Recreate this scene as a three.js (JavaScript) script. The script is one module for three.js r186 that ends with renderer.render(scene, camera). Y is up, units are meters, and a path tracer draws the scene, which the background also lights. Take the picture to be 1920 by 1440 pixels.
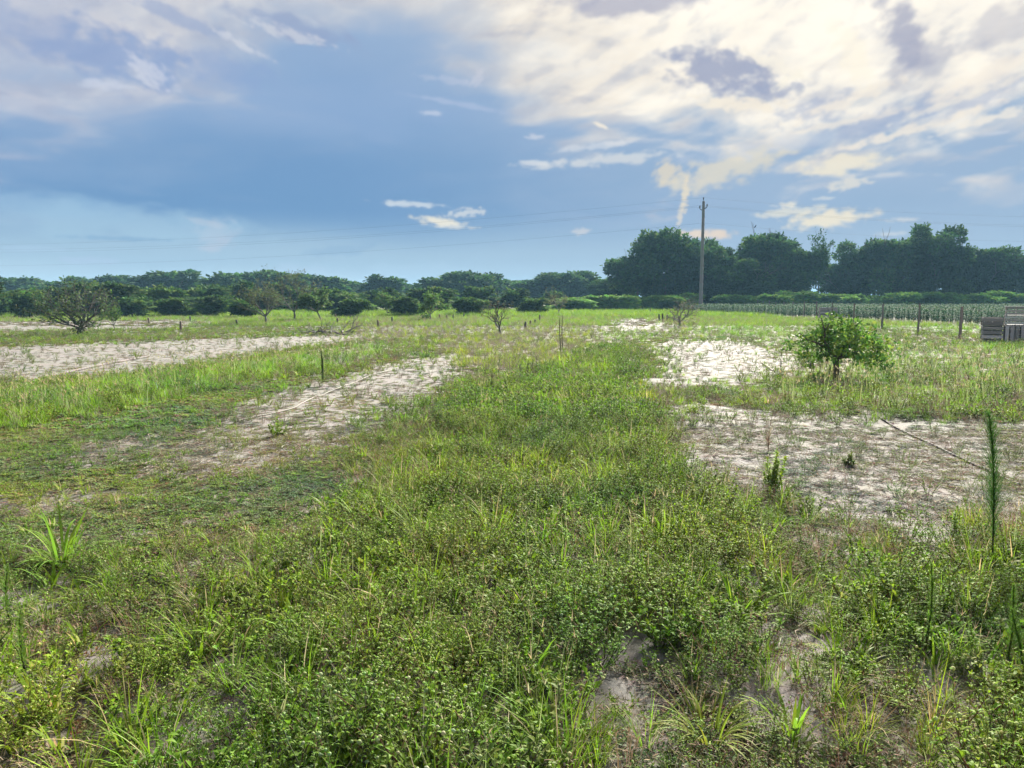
import * as THREE from 'three';
import { mergeGeometries } from 'three/addons/utils/BufferGeometryUtils.js';

// ---------------------------------------------------------------- camera
const EYE = 1.6;
const camera = new THREE.PerspectiveCamera(52.82, 4 / 3, 0.05, 4000);
camera.position.set(0, EYE, 0);
camera.rotation.set(-0.10990, 0, 0);

const scene = new THREE.Scene();
const renderer = new THREE.WebGLRenderer({ antialias: true });
renderer.toneMapping = THREE.LinearToneMapping;
renderer.toneMappingExposure = 5.0;
renderer.shadowMap.enabled = true;

// ---------------------------------------------------------------- seeded chance and noise
function chance(seed) {
  let a = seed >>> 0;
  return () => { a = (a + 0x6d2b79f5) | 0; let t = Math.imul(a ^ (a >>> 15), 1 | a); t = (t + Math.imul(t ^ (t >>> 7), 61 | t)) ^ t; return ((t ^ (t >>> 14)) >>> 0) / 4294967296; };
}
const PERM = new Uint8Array(512), GX = new Float32Array(256), GY = new Float32Array(256);
{
  const r = chance(77), p = [...Array(256).keys()];
  for (let i = 255; i > 0; i--) { const j = Math.floor(r() * (i + 1)); [p[i], p[j]] = [p[j], p[i]]; }
  for (let i = 0; i < 512; i++) PERM[i] = p[i & 255];
  for (let i = 0; i < 256; i++) { const a = r() * Math.PI * 2; GX[i] = Math.cos(a); GY[i] = Math.sin(a); }
}
function noise(x, y) {
  const fx = Math.floor(x), fy = Math.floor(y), X = fx & 255, Y = fy & 255, dx = x - fx, dy = y - fy;
  const u = dx * dx * dx * (dx * (dx * 6 - 15) + 10), v = dy * dy * dy * (dy * (dy * 6 - 15) + 10);
  const a = PERM[X] + Y, b = PERM[X + 1] + Y, i = PERM[a], j = PERM[b], k = PERM[a + 1], l = PERM[b + 1];
  const n0 = GX[i] * dx + GY[i] * dy, n1 = GX[j] * (dx - 1) + GY[j] * dy, n2 = GX[k] * dx + GY[k] * (dy - 1), n3 = GX[l] * (dx - 1) + GY[l] * (dy - 1);
  const m = n0 + u * (n1 - n0), n = n2 + u * (n3 - n2);
  return (m + v * (n - m)) * 1.45;
}
function fbm(x, y, o) { let s = 0, a = 0.5; for (let i = 0; i < o; i++) { s += a * noise(x, y); x = x * 2.03 + 17.3; y = y * 2.03 - 9.1; a *= 0.5; } return s; }
const clamp = (v, a = 0, b = 1) => (v < a ? a : v > b ? b : v);
const smooth = (a, b, v) => { const t = clamp((v - a) / (b - a)); return t * t * (3 - 2 * t); };
const lerp = (a, b, t) => a + (b - a) * t;
const toLinear = (c) => { c /= 255; return c <= 0.04045 ? c / 12.92 : Math.pow((c + 0.055) / 1.055, 2.4); };

// ---------------------------------------------------------------- sun
const SUN_AZ = 24, SUN_EL = 28;
const sunDir = new THREE.Vector3(Math.sin(SUN_AZ * Math.PI / 180) * Math.cos(SUN_EL * Math.PI / 180), Math.sin(SUN_EL * Math.PI / 180), -Math.cos(SUN_AZ * Math.PI / 180) * Math.cos(SUN_EL * Math.PI / 180));
const sun = new THREE.DirectionalLight(new THREE.Color(1.0, 0.94, 0.83), 5);
sun.name = 'sun';
sun.position.copy(sunDir).multiplyScalar(300);
sun.castShadow = true;
sun.shadow.radius = 25;                       // the sun shines through thin cloud
sun.shadow.mapSize.set(4096, 4096);
Object.assign(sun.shadow.camera, { left: -90, right: 90, top: 60, bottom: -60, near: 1, far: 700 });
scene.add(sun, sun.target);

// ---------------------------------------------------------------- sky: blue air, a high sheet of cloud, and small clouds under it
{
  const W = 4096, H = 2048, data = new Float32Array(W * H * 4);
  const rgb = (r, g, b) => [toLinear(r), toLinear(g), toLinear(b)];
  const AIR = [[0, 180, 202, 217], [3, 160, 188, 210], [6.5, 108, 149, 193], [9, 111, 151, 195], [13, 132, 164, 204], [20, 146, 173, 208], [90, 140, 168, 208]].map(([e, r, g, b]) => [e, ...rgb(r, g, b)]), VEIL = rgb(166, 185, 212), PALE = rgb(150, 186, 216), NEAR = rgb(162, 185, 210), LILAC = rgb(190, 195, 212), CREAM = rgb(238, 228, 213), GREY = rgb(150, 163, 192), GLOW = rgb(266, 259, 244);
  // the lower edge of the cloud sheet round the horizon: azimuth and height in degrees
  const EDGE = [[-180, 12], [-120, 10], [-70, 11], [-32.68, 10.92], [-25.67, 11.99], [-20.43, 14.25], [-13.41, 16.75], [-7.55, 16.38], [-2.28, 15.83], [0.77, 12.9], [6.12, 11.6], [12.84, 10.96], [19.91, 10.3], [25.77, 10.14], [32.7, 10.61], [70, 10], [120, 12], [180, 12]];
  const edgeAt = (az) => { let i = 0; while (i < EDGE.length - 2 && az > EDGE[i + 1][0]) i++; const [a, b] = [EDGE[i], EDGE[i + 1]]; return lerp(a[1], b[1], smooth(0, 1, (az - a[0]) / (b[0] - a[0]))); };
  // single clouds: azimuth, height, half width, half height (degrees), tilt, opacity, colour, grain size, raggedness
  const C = [
    // grey-blue clumps with bright rims in front of the sheet
    [14.88, 15.17, 4.4, 1.5, -0.2, 0.85, 150, 160, 190, 1.1, 0.9], [17.73, 13.65, 2.6, 0.8, 0.1, 0.7, 158, 168, 195, 0.8, 0.9], [12.33, 16.65, 1.7, 0.5, 0.1, 0.6, 165, 172, 195, 0.6, 1],
    [25.9, 16.45, 1.2, 3.0, 0.5, 0.75, 152, 158, 186, 1.2, 0.8], [27.21, 14.62, 2.2, 1.3, 0.4, 0.55, 160, 166, 190, 1.2, 0.9], [8.24, 19.67, 6, 0.9, 0, 0.7, 158, 162, 188, 1.6, 0.8], [31.27, 15.96, 2.5, 1.6, 0.3, 0.45, 165, 168, 190, 1.2, 0.9],
    [-14.8, 17.77, 4.2, 0.9, -0.2, 0.7, 148, 164, 198, 1.2, 0.9], [-26.42, 15.18, 4.6, 1.9, -0.1, 0.8, 138, 162, 204, 1.4, 1], [-30.74, 15.76, 4.0, 1.4, -0.25, 0.6, 150, 168, 204, 1.4, 1], [-19.73, 14.96, 3.5, 1.2, -0.15, 0.5, 140, 164, 206, 1.2, 1], [-22.55, 17.78, 4.0, 0.5, -0.3, 0.6, 150, 168, 204, 1.0, 0.9],
    [25.08, 11.4, 5, 0.8, 0.25, 0.6, 150, 168, 202, 1.0, 1.1], [20.84, 12.42, 2.6, 1.0, 0.2, 0.5, 152, 168, 202, 0.9, 1.1], [30.4, 12.1, 4, 0.6, 0.3, 0.55, 156, 172, 204, 0.9, 1],
    // bright rims and streaks
    [-15.51, 17.49, 3.4, 0.4, -0.2, 0.5, 222, 222, 226, 0.8, 1.3], [-24.31, 14.34, 1.7, 0.7, -0.5, 0.6, 218, 220, 230, 0.7, 1.1], [-26.83, 13.35, 1.6, 0.35, 0, 0.6, 206, 212, 228, 0.7, 1], [-18.65, 16.65, 2.0, 0.3, -0.4, 0.55, 218, 220, 228, 0.6, 1],
    [18.01, 15.43, 2.4, 0.5, -0.5, 0.8, 250, 243, 228, 0.7, 1.1], [15.83, 13.11, 3.6, 0.55, -0.1, 0.85, 248, 238, 220, 0.8, 1.1], [19.08, 14.37, 1.2, 0.35, 0.5, 0.7, 250, 243, 226, 0.5, 1.1], [22.79, 12.74, 4.0, 0.4, 0.3, 0.7, 248, 238, 222, 0.7, 1.1], [26.36, 10.64, 5.5, 0.35, 0.22, 0.75, 246, 236, 220, 0.7, 1.1], [30.6, 13.43, 4.2, 0.6, 0.35, 0.6, 246, 236, 222, 0.9, 1], [31.58, 11.04, 3.8, 0.3, 0.2, 0.7, 246, 238, 224, 0.6, 1.1], [22.98, 15.58, 1.0, 2.6, 0.55, 0.6, 255, 246, 226, 0.9, 0.9], [21.87, 11.34, 4.4, 0.28, 0.15, 0.6, 240, 232, 220, 0.6, 1.1], [30.1, 12.44, 5.0, 0.25, 0.28, 0.6, 244, 236, 222, 0.6, 1.1],
    // low veils and cloudlets
    [6.9, 9.79, 5.2, 0.45, 0.06, 0.7, 220, 222, 222, 0.9, 1], [1.73, 9.6, 1.7, 0.24, 0, 0.75, 218, 222, 226, 0.6, 0.9], [5.75, 10.71, 3.2, 0.26, 0.08, 0.6, 214, 219, 226, 0.7, 1], [7.64, 10.92, 1.3, 0.22, 0.05, 0.6, 220, 222, 226, 0.5, 1], [1.73, 11.41, 0.75, 0.22, -0.05, 0.6, 214, 218, 228, 0.4, 0.9],
    [15.07, 8.89, 4.4, 1.1, 0.22, 0.75, 226, 218, 198, 1.0, 0.9], [11.05, 8.78, 1.0, 0.9, 0.6, 0.75, 228, 216, 192, 0.7, 0.9], [12.38, 7.29, 0.3, 1.5, -0.06, 0.85, 232, 220, 196, 0.35, 0.9], [12.05, 5.83, 0.2, 1.0, -0.12, 0.7, 228, 218, 200, 0.3, 0.9], [13.74, 4.54, 2.6, 0.36, -0.05, 0.85, 236, 214, 190, 0.6, 0.8],
    [22.48, 8.85, 3.3, 0.75, 0.06, 0.9, 238, 230, 210, 1.0, 0.8], [23.03, 7.56, 1.4, 0.45, 0.1, 0.7, 234, 228, 214, 0.5, 1], [21.8, 5.29, 2.9, 0.65, 0.08, 0.9, 240, 230, 206, 0.8, 0.9], [19.4, 5.87, 2.2, 0.35, 0.1, 0.7, 232, 228, 212, 0.7, 1], [19.28, 6.34, 0.9, 0.2, 0, 0.75, 240, 234, 216, 0.4, 0.9],
    [6.34, 12.13, 0.75, 0.16, -0.4, 0.9, 244, 236, 220, 0.3, 0.5], [17.54, 11.34, 0.6, 0.16, 0.15, 0.7, 238, 232, 222, 0.3, 0.6], [19.91, 10.48, 9, 0.5, 0.1, 0.4, 196, 205, 220, 1.4, 1.1], [31.36, 10.03, 0.8, 0.12, 0, 0.5, 206, 212, 224, 0.4, 0.8], [32.41, 6.47, 2.6, 0.8, 0.15, 0.35, 196, 202, 212, 1.2, 1],
    [-7.32, 6.73, 2.6, 0.24, -0.05, 0.75, 214, 222, 228, 0.7, 0.9], [-5.23, 5.56, 1.9, 0.36, -0.12, 0.9, 238, 232, 214, 0.6, 0.8], [-3.29, 6.21, 1.5, 0.34, 0.1, 0.65, 224, 226, 224, 0.4, 1.2], [-4.27, 5.19, 2.0, 0.16, -0.05, 0.6, 226, 226, 220, 0.5, 1],
    [-20.66, 4.34, 1.6, 1.1, 0.3, 0.55, 190, 196, 212, 0.9, 1], [-21.31, 5.1, 1.2, 0.3, -0.2, 0.5, 200, 198, 208, 0.6, 0.9], [-26.03, 4.85, 9, 1.3, -0.03, 0.6, 164, 196, 218, 2.0, 0.7], [-30.48, 5.79, 7, 0.9, -0.03, 0.45, 156, 190, 218, 2.0, 0.7], [-26.7, 3.9, 3.2, 0.15, 0, 0.5, 120, 158, 196, 0.8, 0.9], [-15.27, 2.06, 2.2, 0.45, 0, 0.45, 174, 196, 220, 0.9, 0.9], [-28.61, 2.42, 1.8, 0.28, 0, 0.5, 172, 192, 220, 0.8, 0.9], [-12.29, 3.41, 2.6, 0.5, 0.15, 0.35, 126, 160, 196, 1.0, 0.9], [-7.78, 1.93, 5, 0.8, 0.05, 0.4, 172, 198, 220, 1.2, 0.8], [-32.06, 3.05, 3.0, 0.2, 0, 0.4, 172, 198, 224, 0.9, 1],
    [-5.8, 12.95, 0.95, 0.2, 0, 0.75, 198, 208, 226, 0.4, 0.6], [-3.82, 13.58, 4.2, 0.22, -0.16, 0.5, 182, 196, 222, 0.8, 0.9], [-2.47, 15.32, 0.8, 0.5, 0.8, 0.5, 206, 208, 220, 0.5, 0.9], [-4.56, 15.12, 2.2, 0.3, -0.1, 0.4, 196, 204, 222, 0.7, 0.9], [4.97, 4.84, 0.8, 0.28, 0, 0.6, 216, 214, 214, 0.4, 0.9], [-12.79, 13.11, 10, 2.6, -0.1, 0.22, 150, 176, 214, 3.0, 0.8],
    [26.33, 5.11, 1.0, 0.15, 0, 0.5, 226, 226, 222, 0.4, 1], [25.75, 4.24, 1.1, 0.15, 0, 0.5, 224, 224, 220, 0.4, 1], [21.58, 6.7, 0.7, 0.13, 0, 0.6, 220, 224, 222, 0.4, 1],
  ].map(([az, el, rx, ry, tilt, op, r, g, b, size, rag]) => ({ az, el, rx, ry, ca: Math.cos(tilt), sa: Math.sin(tilt), op, c: rgb(r, g, b), size, rag, reach: Math.max(rx, ry) * 1.6 }));
  const out = [0, 0, 0], over = (c, a) => { out[0] += (c[0] - out[0]) * a; out[1] += (c[1] - out[1]) * a; out[2] += (c[2] - out[2]) * a; };
  for (let row = 0; row < H; row++) {
    const el = ((row + 0.5) / H - 0.5) * 180, e = el * Math.PI / 180, y = Math.sin(e), cy = Math.cos(e), seen = el > -0.5;
    const near = C.filter((c) => Math.abs(el - c.el) < c.reach);
    for (let col = 0; col < W; col++) {
      const o = (row * W + col) * 4;
      data[o + 3] = 1;
      if (!seen) { data[o] = PALE[0]; data[o + 1] = PALE[1]; data[o + 2] = PALE[2]; continue; }
      const a = ((col + 0.5) / W - 0.5) * 2 * Math.PI, x = Math.cos(a) * cy, z = Math.sin(a) * cy;
      let az = Math.atan2(x, -z) * 180 / Math.PI;
      const toSun = Math.acos(clamp(x * sunDir.x + y * sunDir.y + z * sunDir.z, -1, 1)) * 180 / Math.PI;
      const q = 1 / (y + 0.12), px = x * q, pz = z * q;
      // clear air
      const warm = Math.exp(-Math.pow(toSun / 26, 2)), broad = 0.5 * fbm(px * 0.5 + 3, pz * 0.5, 2);
      const ee = clamp(el + broad * 3, 0, 90); let ai = 0; while (ai < AIR.length - 2 && ee > AIR[ai + 1][0]) ai++;
      const at = smooth(0, 1, (ee - AIR[ai][0]) / (AIR[ai + 1][0] - AIR[ai][0]));
      for (let c = 0; c < 3; c++) { out[c] = lerp(AIR[ai][c + 1], AIR[ai + 1][c + 1], at); out[c] = lerp(out[c], NEAR[c], clamp(warm * 0.5 + smooth(-14, 22, az) * smooth(85, 50, az) * 0.5)); }
      // cloud sheet
      const wx = fbm(px * 0.9 + 31, pz * 0.9 + 7, 4), wz = fbm(px * 0.9 - 11, pz * 0.9 + 53, 4);
      const f = fbm(px * 1.5 + wx * 1.3 + 5, pz * 1.5 + wz * 1.3, 6), g = fbm(px * 3.3 + wz * 1.2, pz * 3.3 - wx * 1.2 + 19, 6);
      const sx = az * 0.94 + el * 0.34, sy = el * 0.94 - az * 0.34, streak = fbm(sx * 0.15 + wx * 0.9, sy * 0.65 + wz * 0.9 + 40, 6), sunny = smooth(-6, 14, az) * smooth(75, 45, az);
      const above = el - edgeAt(az) + f * 7 + g * 2.2 + streak * 6 * sunny;
      over(VEIL, 0.36 * smooth(-9, 2, above - streak * 6 * sunny));
      let cover = smooth(-2.6, 5.5, above) * (0.88 + 0.12 * smooth(-0.2, 0.3, f));
      const warmth = smooth(62, 14, toSun);
      const s0 = [lerp(LILAC[0], CREAM[0], warmth), lerp(LILAC[1], CREAM[1], warmth), lerp(LILAC[2], CREAM[2], warmth)];
      over(s0, cover);
      over(GREY, cover * 0.8 * smooth(0.0, 0.42, g + wx * 0.7) * lerp(0.8, 0.55, warmth));
      over(GREY, cover * sunny * 0.6 * smooth(0.02, 0.3, streak + 0.3 * g) * smooth(20, 8, el - edgeAt(az) + 6));
      over(GLOW, cover * smooth(30, 7, toSun + g * 12) * 0.95);
      const wisp = fbm(sx * 0.42 + wx * 1.6, sy * 0.8 + wz * 1.6 + 7, 7);
      over(GREY, cover * 0.42 * smooth(0.02, 0.45, wisp) * lerp(0.9, 0.7, warmth));
      over(GLOW, cover * (0.1 + warmth * 0.2) * smooth(0.0, 0.45, -wisp));
      over(GLOW, cover * warmth * 0.4 * smooth(0.06, 0.4, -g));
      for (const c of near) {
        let dx = az - c.az;
        if (dx > 180) dx -= 360; else if (dx < -180) dx += 360;
        if (Math.abs(dx) > c.reach) continue;
        const dy = el - c.el, u = (dx * c.ca + dy * c.sa) / c.rx, v = (-dx * c.sa + dy * c.ca) / c.ry, k = 1 / c.size;
        const n = fbm((dx * c.ca + dy * c.sa) * k * 0.8 + c.az * 3 + wx * 0.6, (-dx * c.sa + dy * c.ca) * k * 1.5 + c.el * 5 + wz * 0.6, 6);
        const al = smooth(-0.02, 0.8, 1.16 - Math.sqrt(u * u + v * v) + n * c.rag * 1.1) * smooth(1.6, 1.0, Math.sqrt(u * u + v * v));
        if (al > 0) over(c.c, al * c.op);
      }
      data[o] = out[0]; data[o + 1] = out[1]; data[o + 2] = out[2];
    }
  }
  const sky = new THREE.DataTexture(data, W, H, THREE.RGBAFormat, THREE.FloatType);
  sky.mapping = THREE.EquirectangularReflectionMapping;
  sky.magFilter = THREE.LinearFilter;
  sky.needsUpdate = true;
  scene.background = sky;
  scene.environment = sky;
}
const SKY_GAIN = 0.2;
scene.backgroundIntensity = SKY_GAIN;
scene.environmentIntensity = SKY_GAIN;

// ---------------------------------------------------------------- what grows where (metres on the ground)
const ZONES = {
  sand: [
    [[2.11, -11.01], [3.22, -12.18], [3.63, -11.33], [4.43, -10.6], [5.26, -11.11], [5.65, -10.12], [7.09, -10.6], [9.03, -10.03], [4.83, -5.28], [3.64, -5.35], [3.45, -5.48], [2.79, -4.98], [2.44, -4.98], [2.33, -5.48], [2.03, -6.26], [1.37, -6.83], [1.8, -8.52]],
    [[5.33, -29.18], [9.08, -29.93], [7.49, -20.07], [6.26, -16.36], [3.95, -13.88], [2.86, -13.64], [2.44, -14.78], [3.44, -17.89]],
    [[2.72, -5.52], [3.09, -5.52], [2.85, -5.04], [2.46, -4.95]], [[0.34, -3.52], [0.68, -3.52], [0.71, -3.28], [0.55, -2.95], [0.36, -2.91], [0.37, -3.23]], [[1.25, -3.55], [1.47, -3.55], [1.37, -3.32], [1.2, -3.37]], [[0.97, -3.04], [1.29, -3.06], [1.16, -2.79], [0.94, -2.8]],
    [[-3.57, -7.16], [-3.79, -8.33], [-4.43, -13.02], [-3.7, -15.69], [-2.78, -20.07], [-1.39, -22.4], [-1.02, -15.69], [-1.49, -9.95], [-1.87, -7.6], [-2.41, -6.73], [-3.17, -6.63]],
    [[-19.32, -22.19], [-17.17, -25.92], [-13.28, -29.18], [-7.47, -33.86], [-6.23, -37.7], [-5.73, -28.46], [-7.64, -21.77], [-8.05, -16.36], [-9.54, -14.32], [-10.96, -12.52]],
    [[-4.98, -6.09], [-4.18, -6.17], [-3.92, -6.48], [-3.14, -6.38], [-2.87, -5.91], [-3.6, -5.66], [-4.55, -5.55]], [[-1.99, -3.3], [-1.93, -3.57], [-1.71, -3.28], [-1.81, -3.11]], [[-2.19, -3.02], [-1.96, -3.06], [-1.87, -2.85], [-2.05, -2.81]], [[-1.47, -4.77], [-1.31, -4.77], [-1.25, -4.5], [-1.41, -4.48]], [[-1.7, -4.52], [-1.6, -4.6], [-1.49, -4.34], [-1.6, -4.3]], [[1.84, -8.06], [2.44, -8.06], [2.25, -7.35], [1.7, -7.35]], [[2.64, -12.05], [3.47, -12.18], [3.2, -11.11], [2.45, -11.01]], [[-0.57, -6.63], [-0.41, -6.67], [-0.39, -6.35], [-0.53, -6.31]], [[1.73, -3.23], [1.96, -3.28], [1.76, -2.87], [1.56, -2.81]], [[-1.25, -2.87], [-1.03, -2.89], [-0.97, -2.72], [-1.17, -2.7]], [[1.19, -4.52], [1.44, -4.6], [1.38, -4.3], [1.15, -4.25]], [[-2.85, -4.25], [-2.63, -4.34], [-2.29, -3.8], [-2.45, -3.7]], [[0.45, -2.8], [0.76, -2.83], [0.69, -2.62], [0.44, -2.59]],
    [[7.16, -58.53], [11.75, -63.29], [9.16, -44.98], [6.23, -37.7], [5, -40.31]], [[-37.09, -50.87], [-25.35, -58.53], [-18.9, -50.87], [-18.97, -41.76], [-27.52, -37.7]], [[1.83, -11.45], [2.46, -11.8], [2.28, -11.01], [1.79, -10.9]], [[-3.79, -8.21], [-3.22, -9.61], [-2.78, -9.03], [-3.01, -7.4]], [[-5.32, -8.86], [-4.23, -9.61], [-3.66, -7.92], [-4.23, -7.16]],
  ],
  tall: [
    [[2.01, -23.31], [4.2, -25.92], [1.77, -11.56], [1.48, -7.16], [1.74, -5.35], [1.49, -3.8], [1.12, -3.23], [0.64, -3.46], [0.39, -3.61], [0.25, -2.87], [0.14, -2.08], [-1.18, -2.08], [-1.6, -3.04], [-1.52, -3.94], [-1.32, -5.16], [-0.89, -7.92], [-0.39, -12.52]],
    [[-3.22, -3.55], [-2.11, -3.49], [-1.78, -3], [-1.68, -2.55], [-1.95, -2.08]],
    [[2, -4.52], [3.22, -4.72], [3.99, -4.52], [2.07, -2.08], [1.28, -2.08], [1.91, -3], [1.77, -3.61]],
  ],
  grass: [
    [[-10.14, -11.56], [-8.49, -12.73], [-7.94, -16.13], [-6.19, -22.4], [-4.92, -27.45], [-3.24, -25.35], [-4.53, -16.36], [-5.66, -11.45], [-6.28, -9.37], [-7.51, -8.52]],
    [[4.6, -16.6], [6.69, -17.89], [10.84, -24.54], [19.32, -29.18], [26.96, -29.18], [10.17, -10.9], [7.36, -11.01], [5.62, -10.9], [4.56, -10.9], [3.86, -11.56], [3.66, -13.17]],
    [[2.24, -25.92], [5.03, -29.18], [9.66, -58.53], [4.56, -38.96]], [[16.63, -78.1], [21.73, -58.53], [9.66, -23.31], [7.9, -20.79], [9.84, -32.44], [6.99, -30.72]], [[19.32, -46.79], [22.71, -24.54], [26.96, -29.18], [28.1, -42.52], [25.76, -58.53]], [[-1.23, -6.73], [0.1, -6.94], [0, -5.04], [-0.75, -4.82]], [[-1.58, -4.25], [-1.24, -4.34], [-1.15, -4.02], [-1.44, -3.94]],
  ],
  low: [
    [[-7.51, -8.52], [-6.28, -9.37], [-5.6, -11.33], [-4.98, -13.8], [-4.41, -15.91], [-3.39, -15.27], [-4.02, -12.05], [-3.73, -8.46], [-3.27, -7.4], [-2.28, -8.15], [-1.74, -9.61], [-1.52, -6.73], [-1.46, -5.16], [-2.36, -5.04], [-4.32, -4.82]],
  ],
  dry: [
    [[-2.85, -35.95], [0, -46.79], [5.88, -44.98], [3.42, -29.18], [1.76, -21.17], [0, -16.6], [-1.36, -17.89], [-2.5, -25.92]], [[9.48, -52.01], [15.29, -58.53], [9, -34.36], [6.15, -32.44]], [[-10.3, -46.79], [-5.37, -78.1], [-1.76, -42.52], [-4.43, -29.18], [-7.36, -33.37]], [[-1.61, -7.16], [-1.07, -7.65], [-0.72, -5.69], [-1.18, -5.55]], [[2.08, -13.64], [2.68, -12.87], [2.07, -11.01], [1.61, -11.01]], [[3.3, -5.69], [4.13, -5.84], [3.22, -4.52], [2.7, -4.52]], [[1.95, -5.28], [2.61, -5.41], [2.28, -4.72], [1.77, -4.62]], [[0.21, -3.28], [0.49, -3.04], [0.31, -2.49], [0.11, -2.49]], [[0.8, -3.49], [1.05, -3.55], [0.95, -3.13], [0.75, -3.13]], [[1.14, -2.91], [1.76, -2.87], [1.54, -2.49], [0.99, -2.49]],
  ],
};
for (const list of Object.values(ZONES)) for (let i = 0; i < list.length; i++) {
  const p = list[i], xs = p.map((q) => q[0]), zs = p.map((q) => q[1]);
  list[i] = { p, x0: Math.min(...xs), x1: Math.max(...xs), z0: Math.min(...zs), z1: Math.max(...zs) };
}
function inside({ p, x0, x1, z0, z1 }, x, z) {
  if (x < x0 || x > x1 || z < z0 || z > z1) return false;
  let hit = false;
  for (let i = 0, j = p.length - 1; i < p.length; j = i++) if ((p[i][1] > z) !== (p[j][1] > z) && x < (p[j][0] - p[i][0]) * (z - p[i][1]) / (p[j][1] - p[i][1]) + p[i][0]) hit = !hit;
  return hit;
}
function within(kind, x, z) { for (const q of ZONES[kind]) if (inside(q, x, z)) return true; return false; }
// ragged edges: the point is looked up a little to the side
function warped(x, z) {
  const d = Math.hypot(x, z), k = 0.10 + 0.022 * d;
  return [x + k * (fbm(x * 1.3 + 9, z * 1.3, 3) * 1.6 + 0.5 * noise(x * 5.1, z * 5.1 + 40)), z + k * 1.6 * (fbm(x * 1.3 - 31, z * 1.3 + 12, 3) * 1.6 + 0.5 * noise(x * 5.1 + 80, z * 5.1))];
}
const within01 = (kind, x, z) => { const [a, b] = warped(x, z); return within(kind, a, b); };
const fenceX = (d) => 17.3 + (d - 29.9) * 0.207;
// heaps of fresh pale sand: x, z, reach, height
const MOUNDS = [[2.88, -11.33, 0.5, 0.04], [2.07, -7.65, 0.4, 0.035], [2.75, -14.97, 0.6, 0.05], [3.28, -14.32, 0.5, 0.04], [2.76, -5.22, 0.4, 0.025], [0.57, -3.41, 0.26, 0.006], [0.45, -3.04, 0.2, 0.006], [1.32, -3.43, 0.2, 0.006], [1.06, -2.91, 0.2, 0.004], [-1.86, -3.3, 0.2, 0.006], [-1.98, -2.93, 0.2, 0.006], [-2.59, -4.02, 0.22, 0.006], [1.72, -3.04, 0.16, 0.004], [-1.33, -4.62, 0.2, 0.03], [-0.47, -6.46, 0.14, 0.04]];
const onMound = (x, z) => { let s = 0; for (const [a, b, q] of MOUNDS) { const t = 1 - Math.hypot((x - a) / q, (z - b) / q) + 0.7 * noise(x * 2.4 / q, z * 2.4 / q); if (t > s) s = t; } return clamp(s); };
function heightAt(x, z) {
  let heap = 0; for (const [a, b, q, h] of MOUNDS) { const t = Math.hypot((x - a) / q, (z - b) / q); if (t < 1) heap = Math.max(heap, h * Math.pow(Math.cos(t * 1.5708), 2)); }
  const d = Math.hypot(x, z), far = smooth(1500, 300, d);
  return heap + far * (0.05 * fbm(x * 0.35, z * 0.35 + 5, 3) + 0.022 * fbm(x * 2.1 + 4, z * 2.1, 2) * smooth(45, 12, d) + 0.05 * fbm(x * 0.06 + 8, z * 0.06, 2));
}

// ---------------------------------------------------------------- textures: sand grain and litter
function grainTexture(size, seed, draw) {
  const d = new Uint8Array(size * size * 4), r = chance(seed);
  for (let y = 0; y < size; y++) for (let x = 0; x < size; x++) { const v = draw(x / size, y / size, r), o = (y * size + x) * 4; for (let c = 0; c < 3; c++) d[o + c] = clamp(v[c] ?? v[0]) * 255; d[o + 3] = 255; }
  const t = new THREE.DataTexture(d, size, size, THREE.RGBAFormat);
  t.wrapS = t.wrapT = THREE.RepeatWrapping; t.magFilter = THREE.LinearFilter; t.needsUpdate = true;
  return t;
}
// noise that closes on itself over one tile
const tiled = (u, v, k, o, s = 0) => { let t = 0, a = 0.5, n = k; for (let i = 0; i < o; i++) { const f = (x, y) => noise(x * n + s, y * n + s * 1.7); const wu = u, wv = v; t += a * (f(wu, wv) * (1 - wu) * (1 - wv) + f(wu - 1, wv) * wu * (1 - wv) + f(wu, wv - 1) * (1 - wu) * wv + f(wu - 1, wv - 1) * wu * wv); a *= 0.55; n *= 2; } return t; };
const grainMap = grainTexture(512, 5, (u, v, r) => { const n = tiled(u, v, 14, 5, 3), g = (r() - 0.5) * 0.16, spot = smooth(0.2, 0.45, tiled(u, v, 46, 2, 60)) * 0.3; const k = 0.84 + n * 0.30 + g - spot; return [k, k * 0.985, k * 0.96]; });
grainMap.colorSpace = THREE.NoColorSpace;
const grainBump = grainTexture(512, 6, (u, v, r) => { const k = 0.5 + tiled(u, v, 22, 4, 3) * 0.6 + (r() - 0.5) * 0.3; return [k]; });

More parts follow.
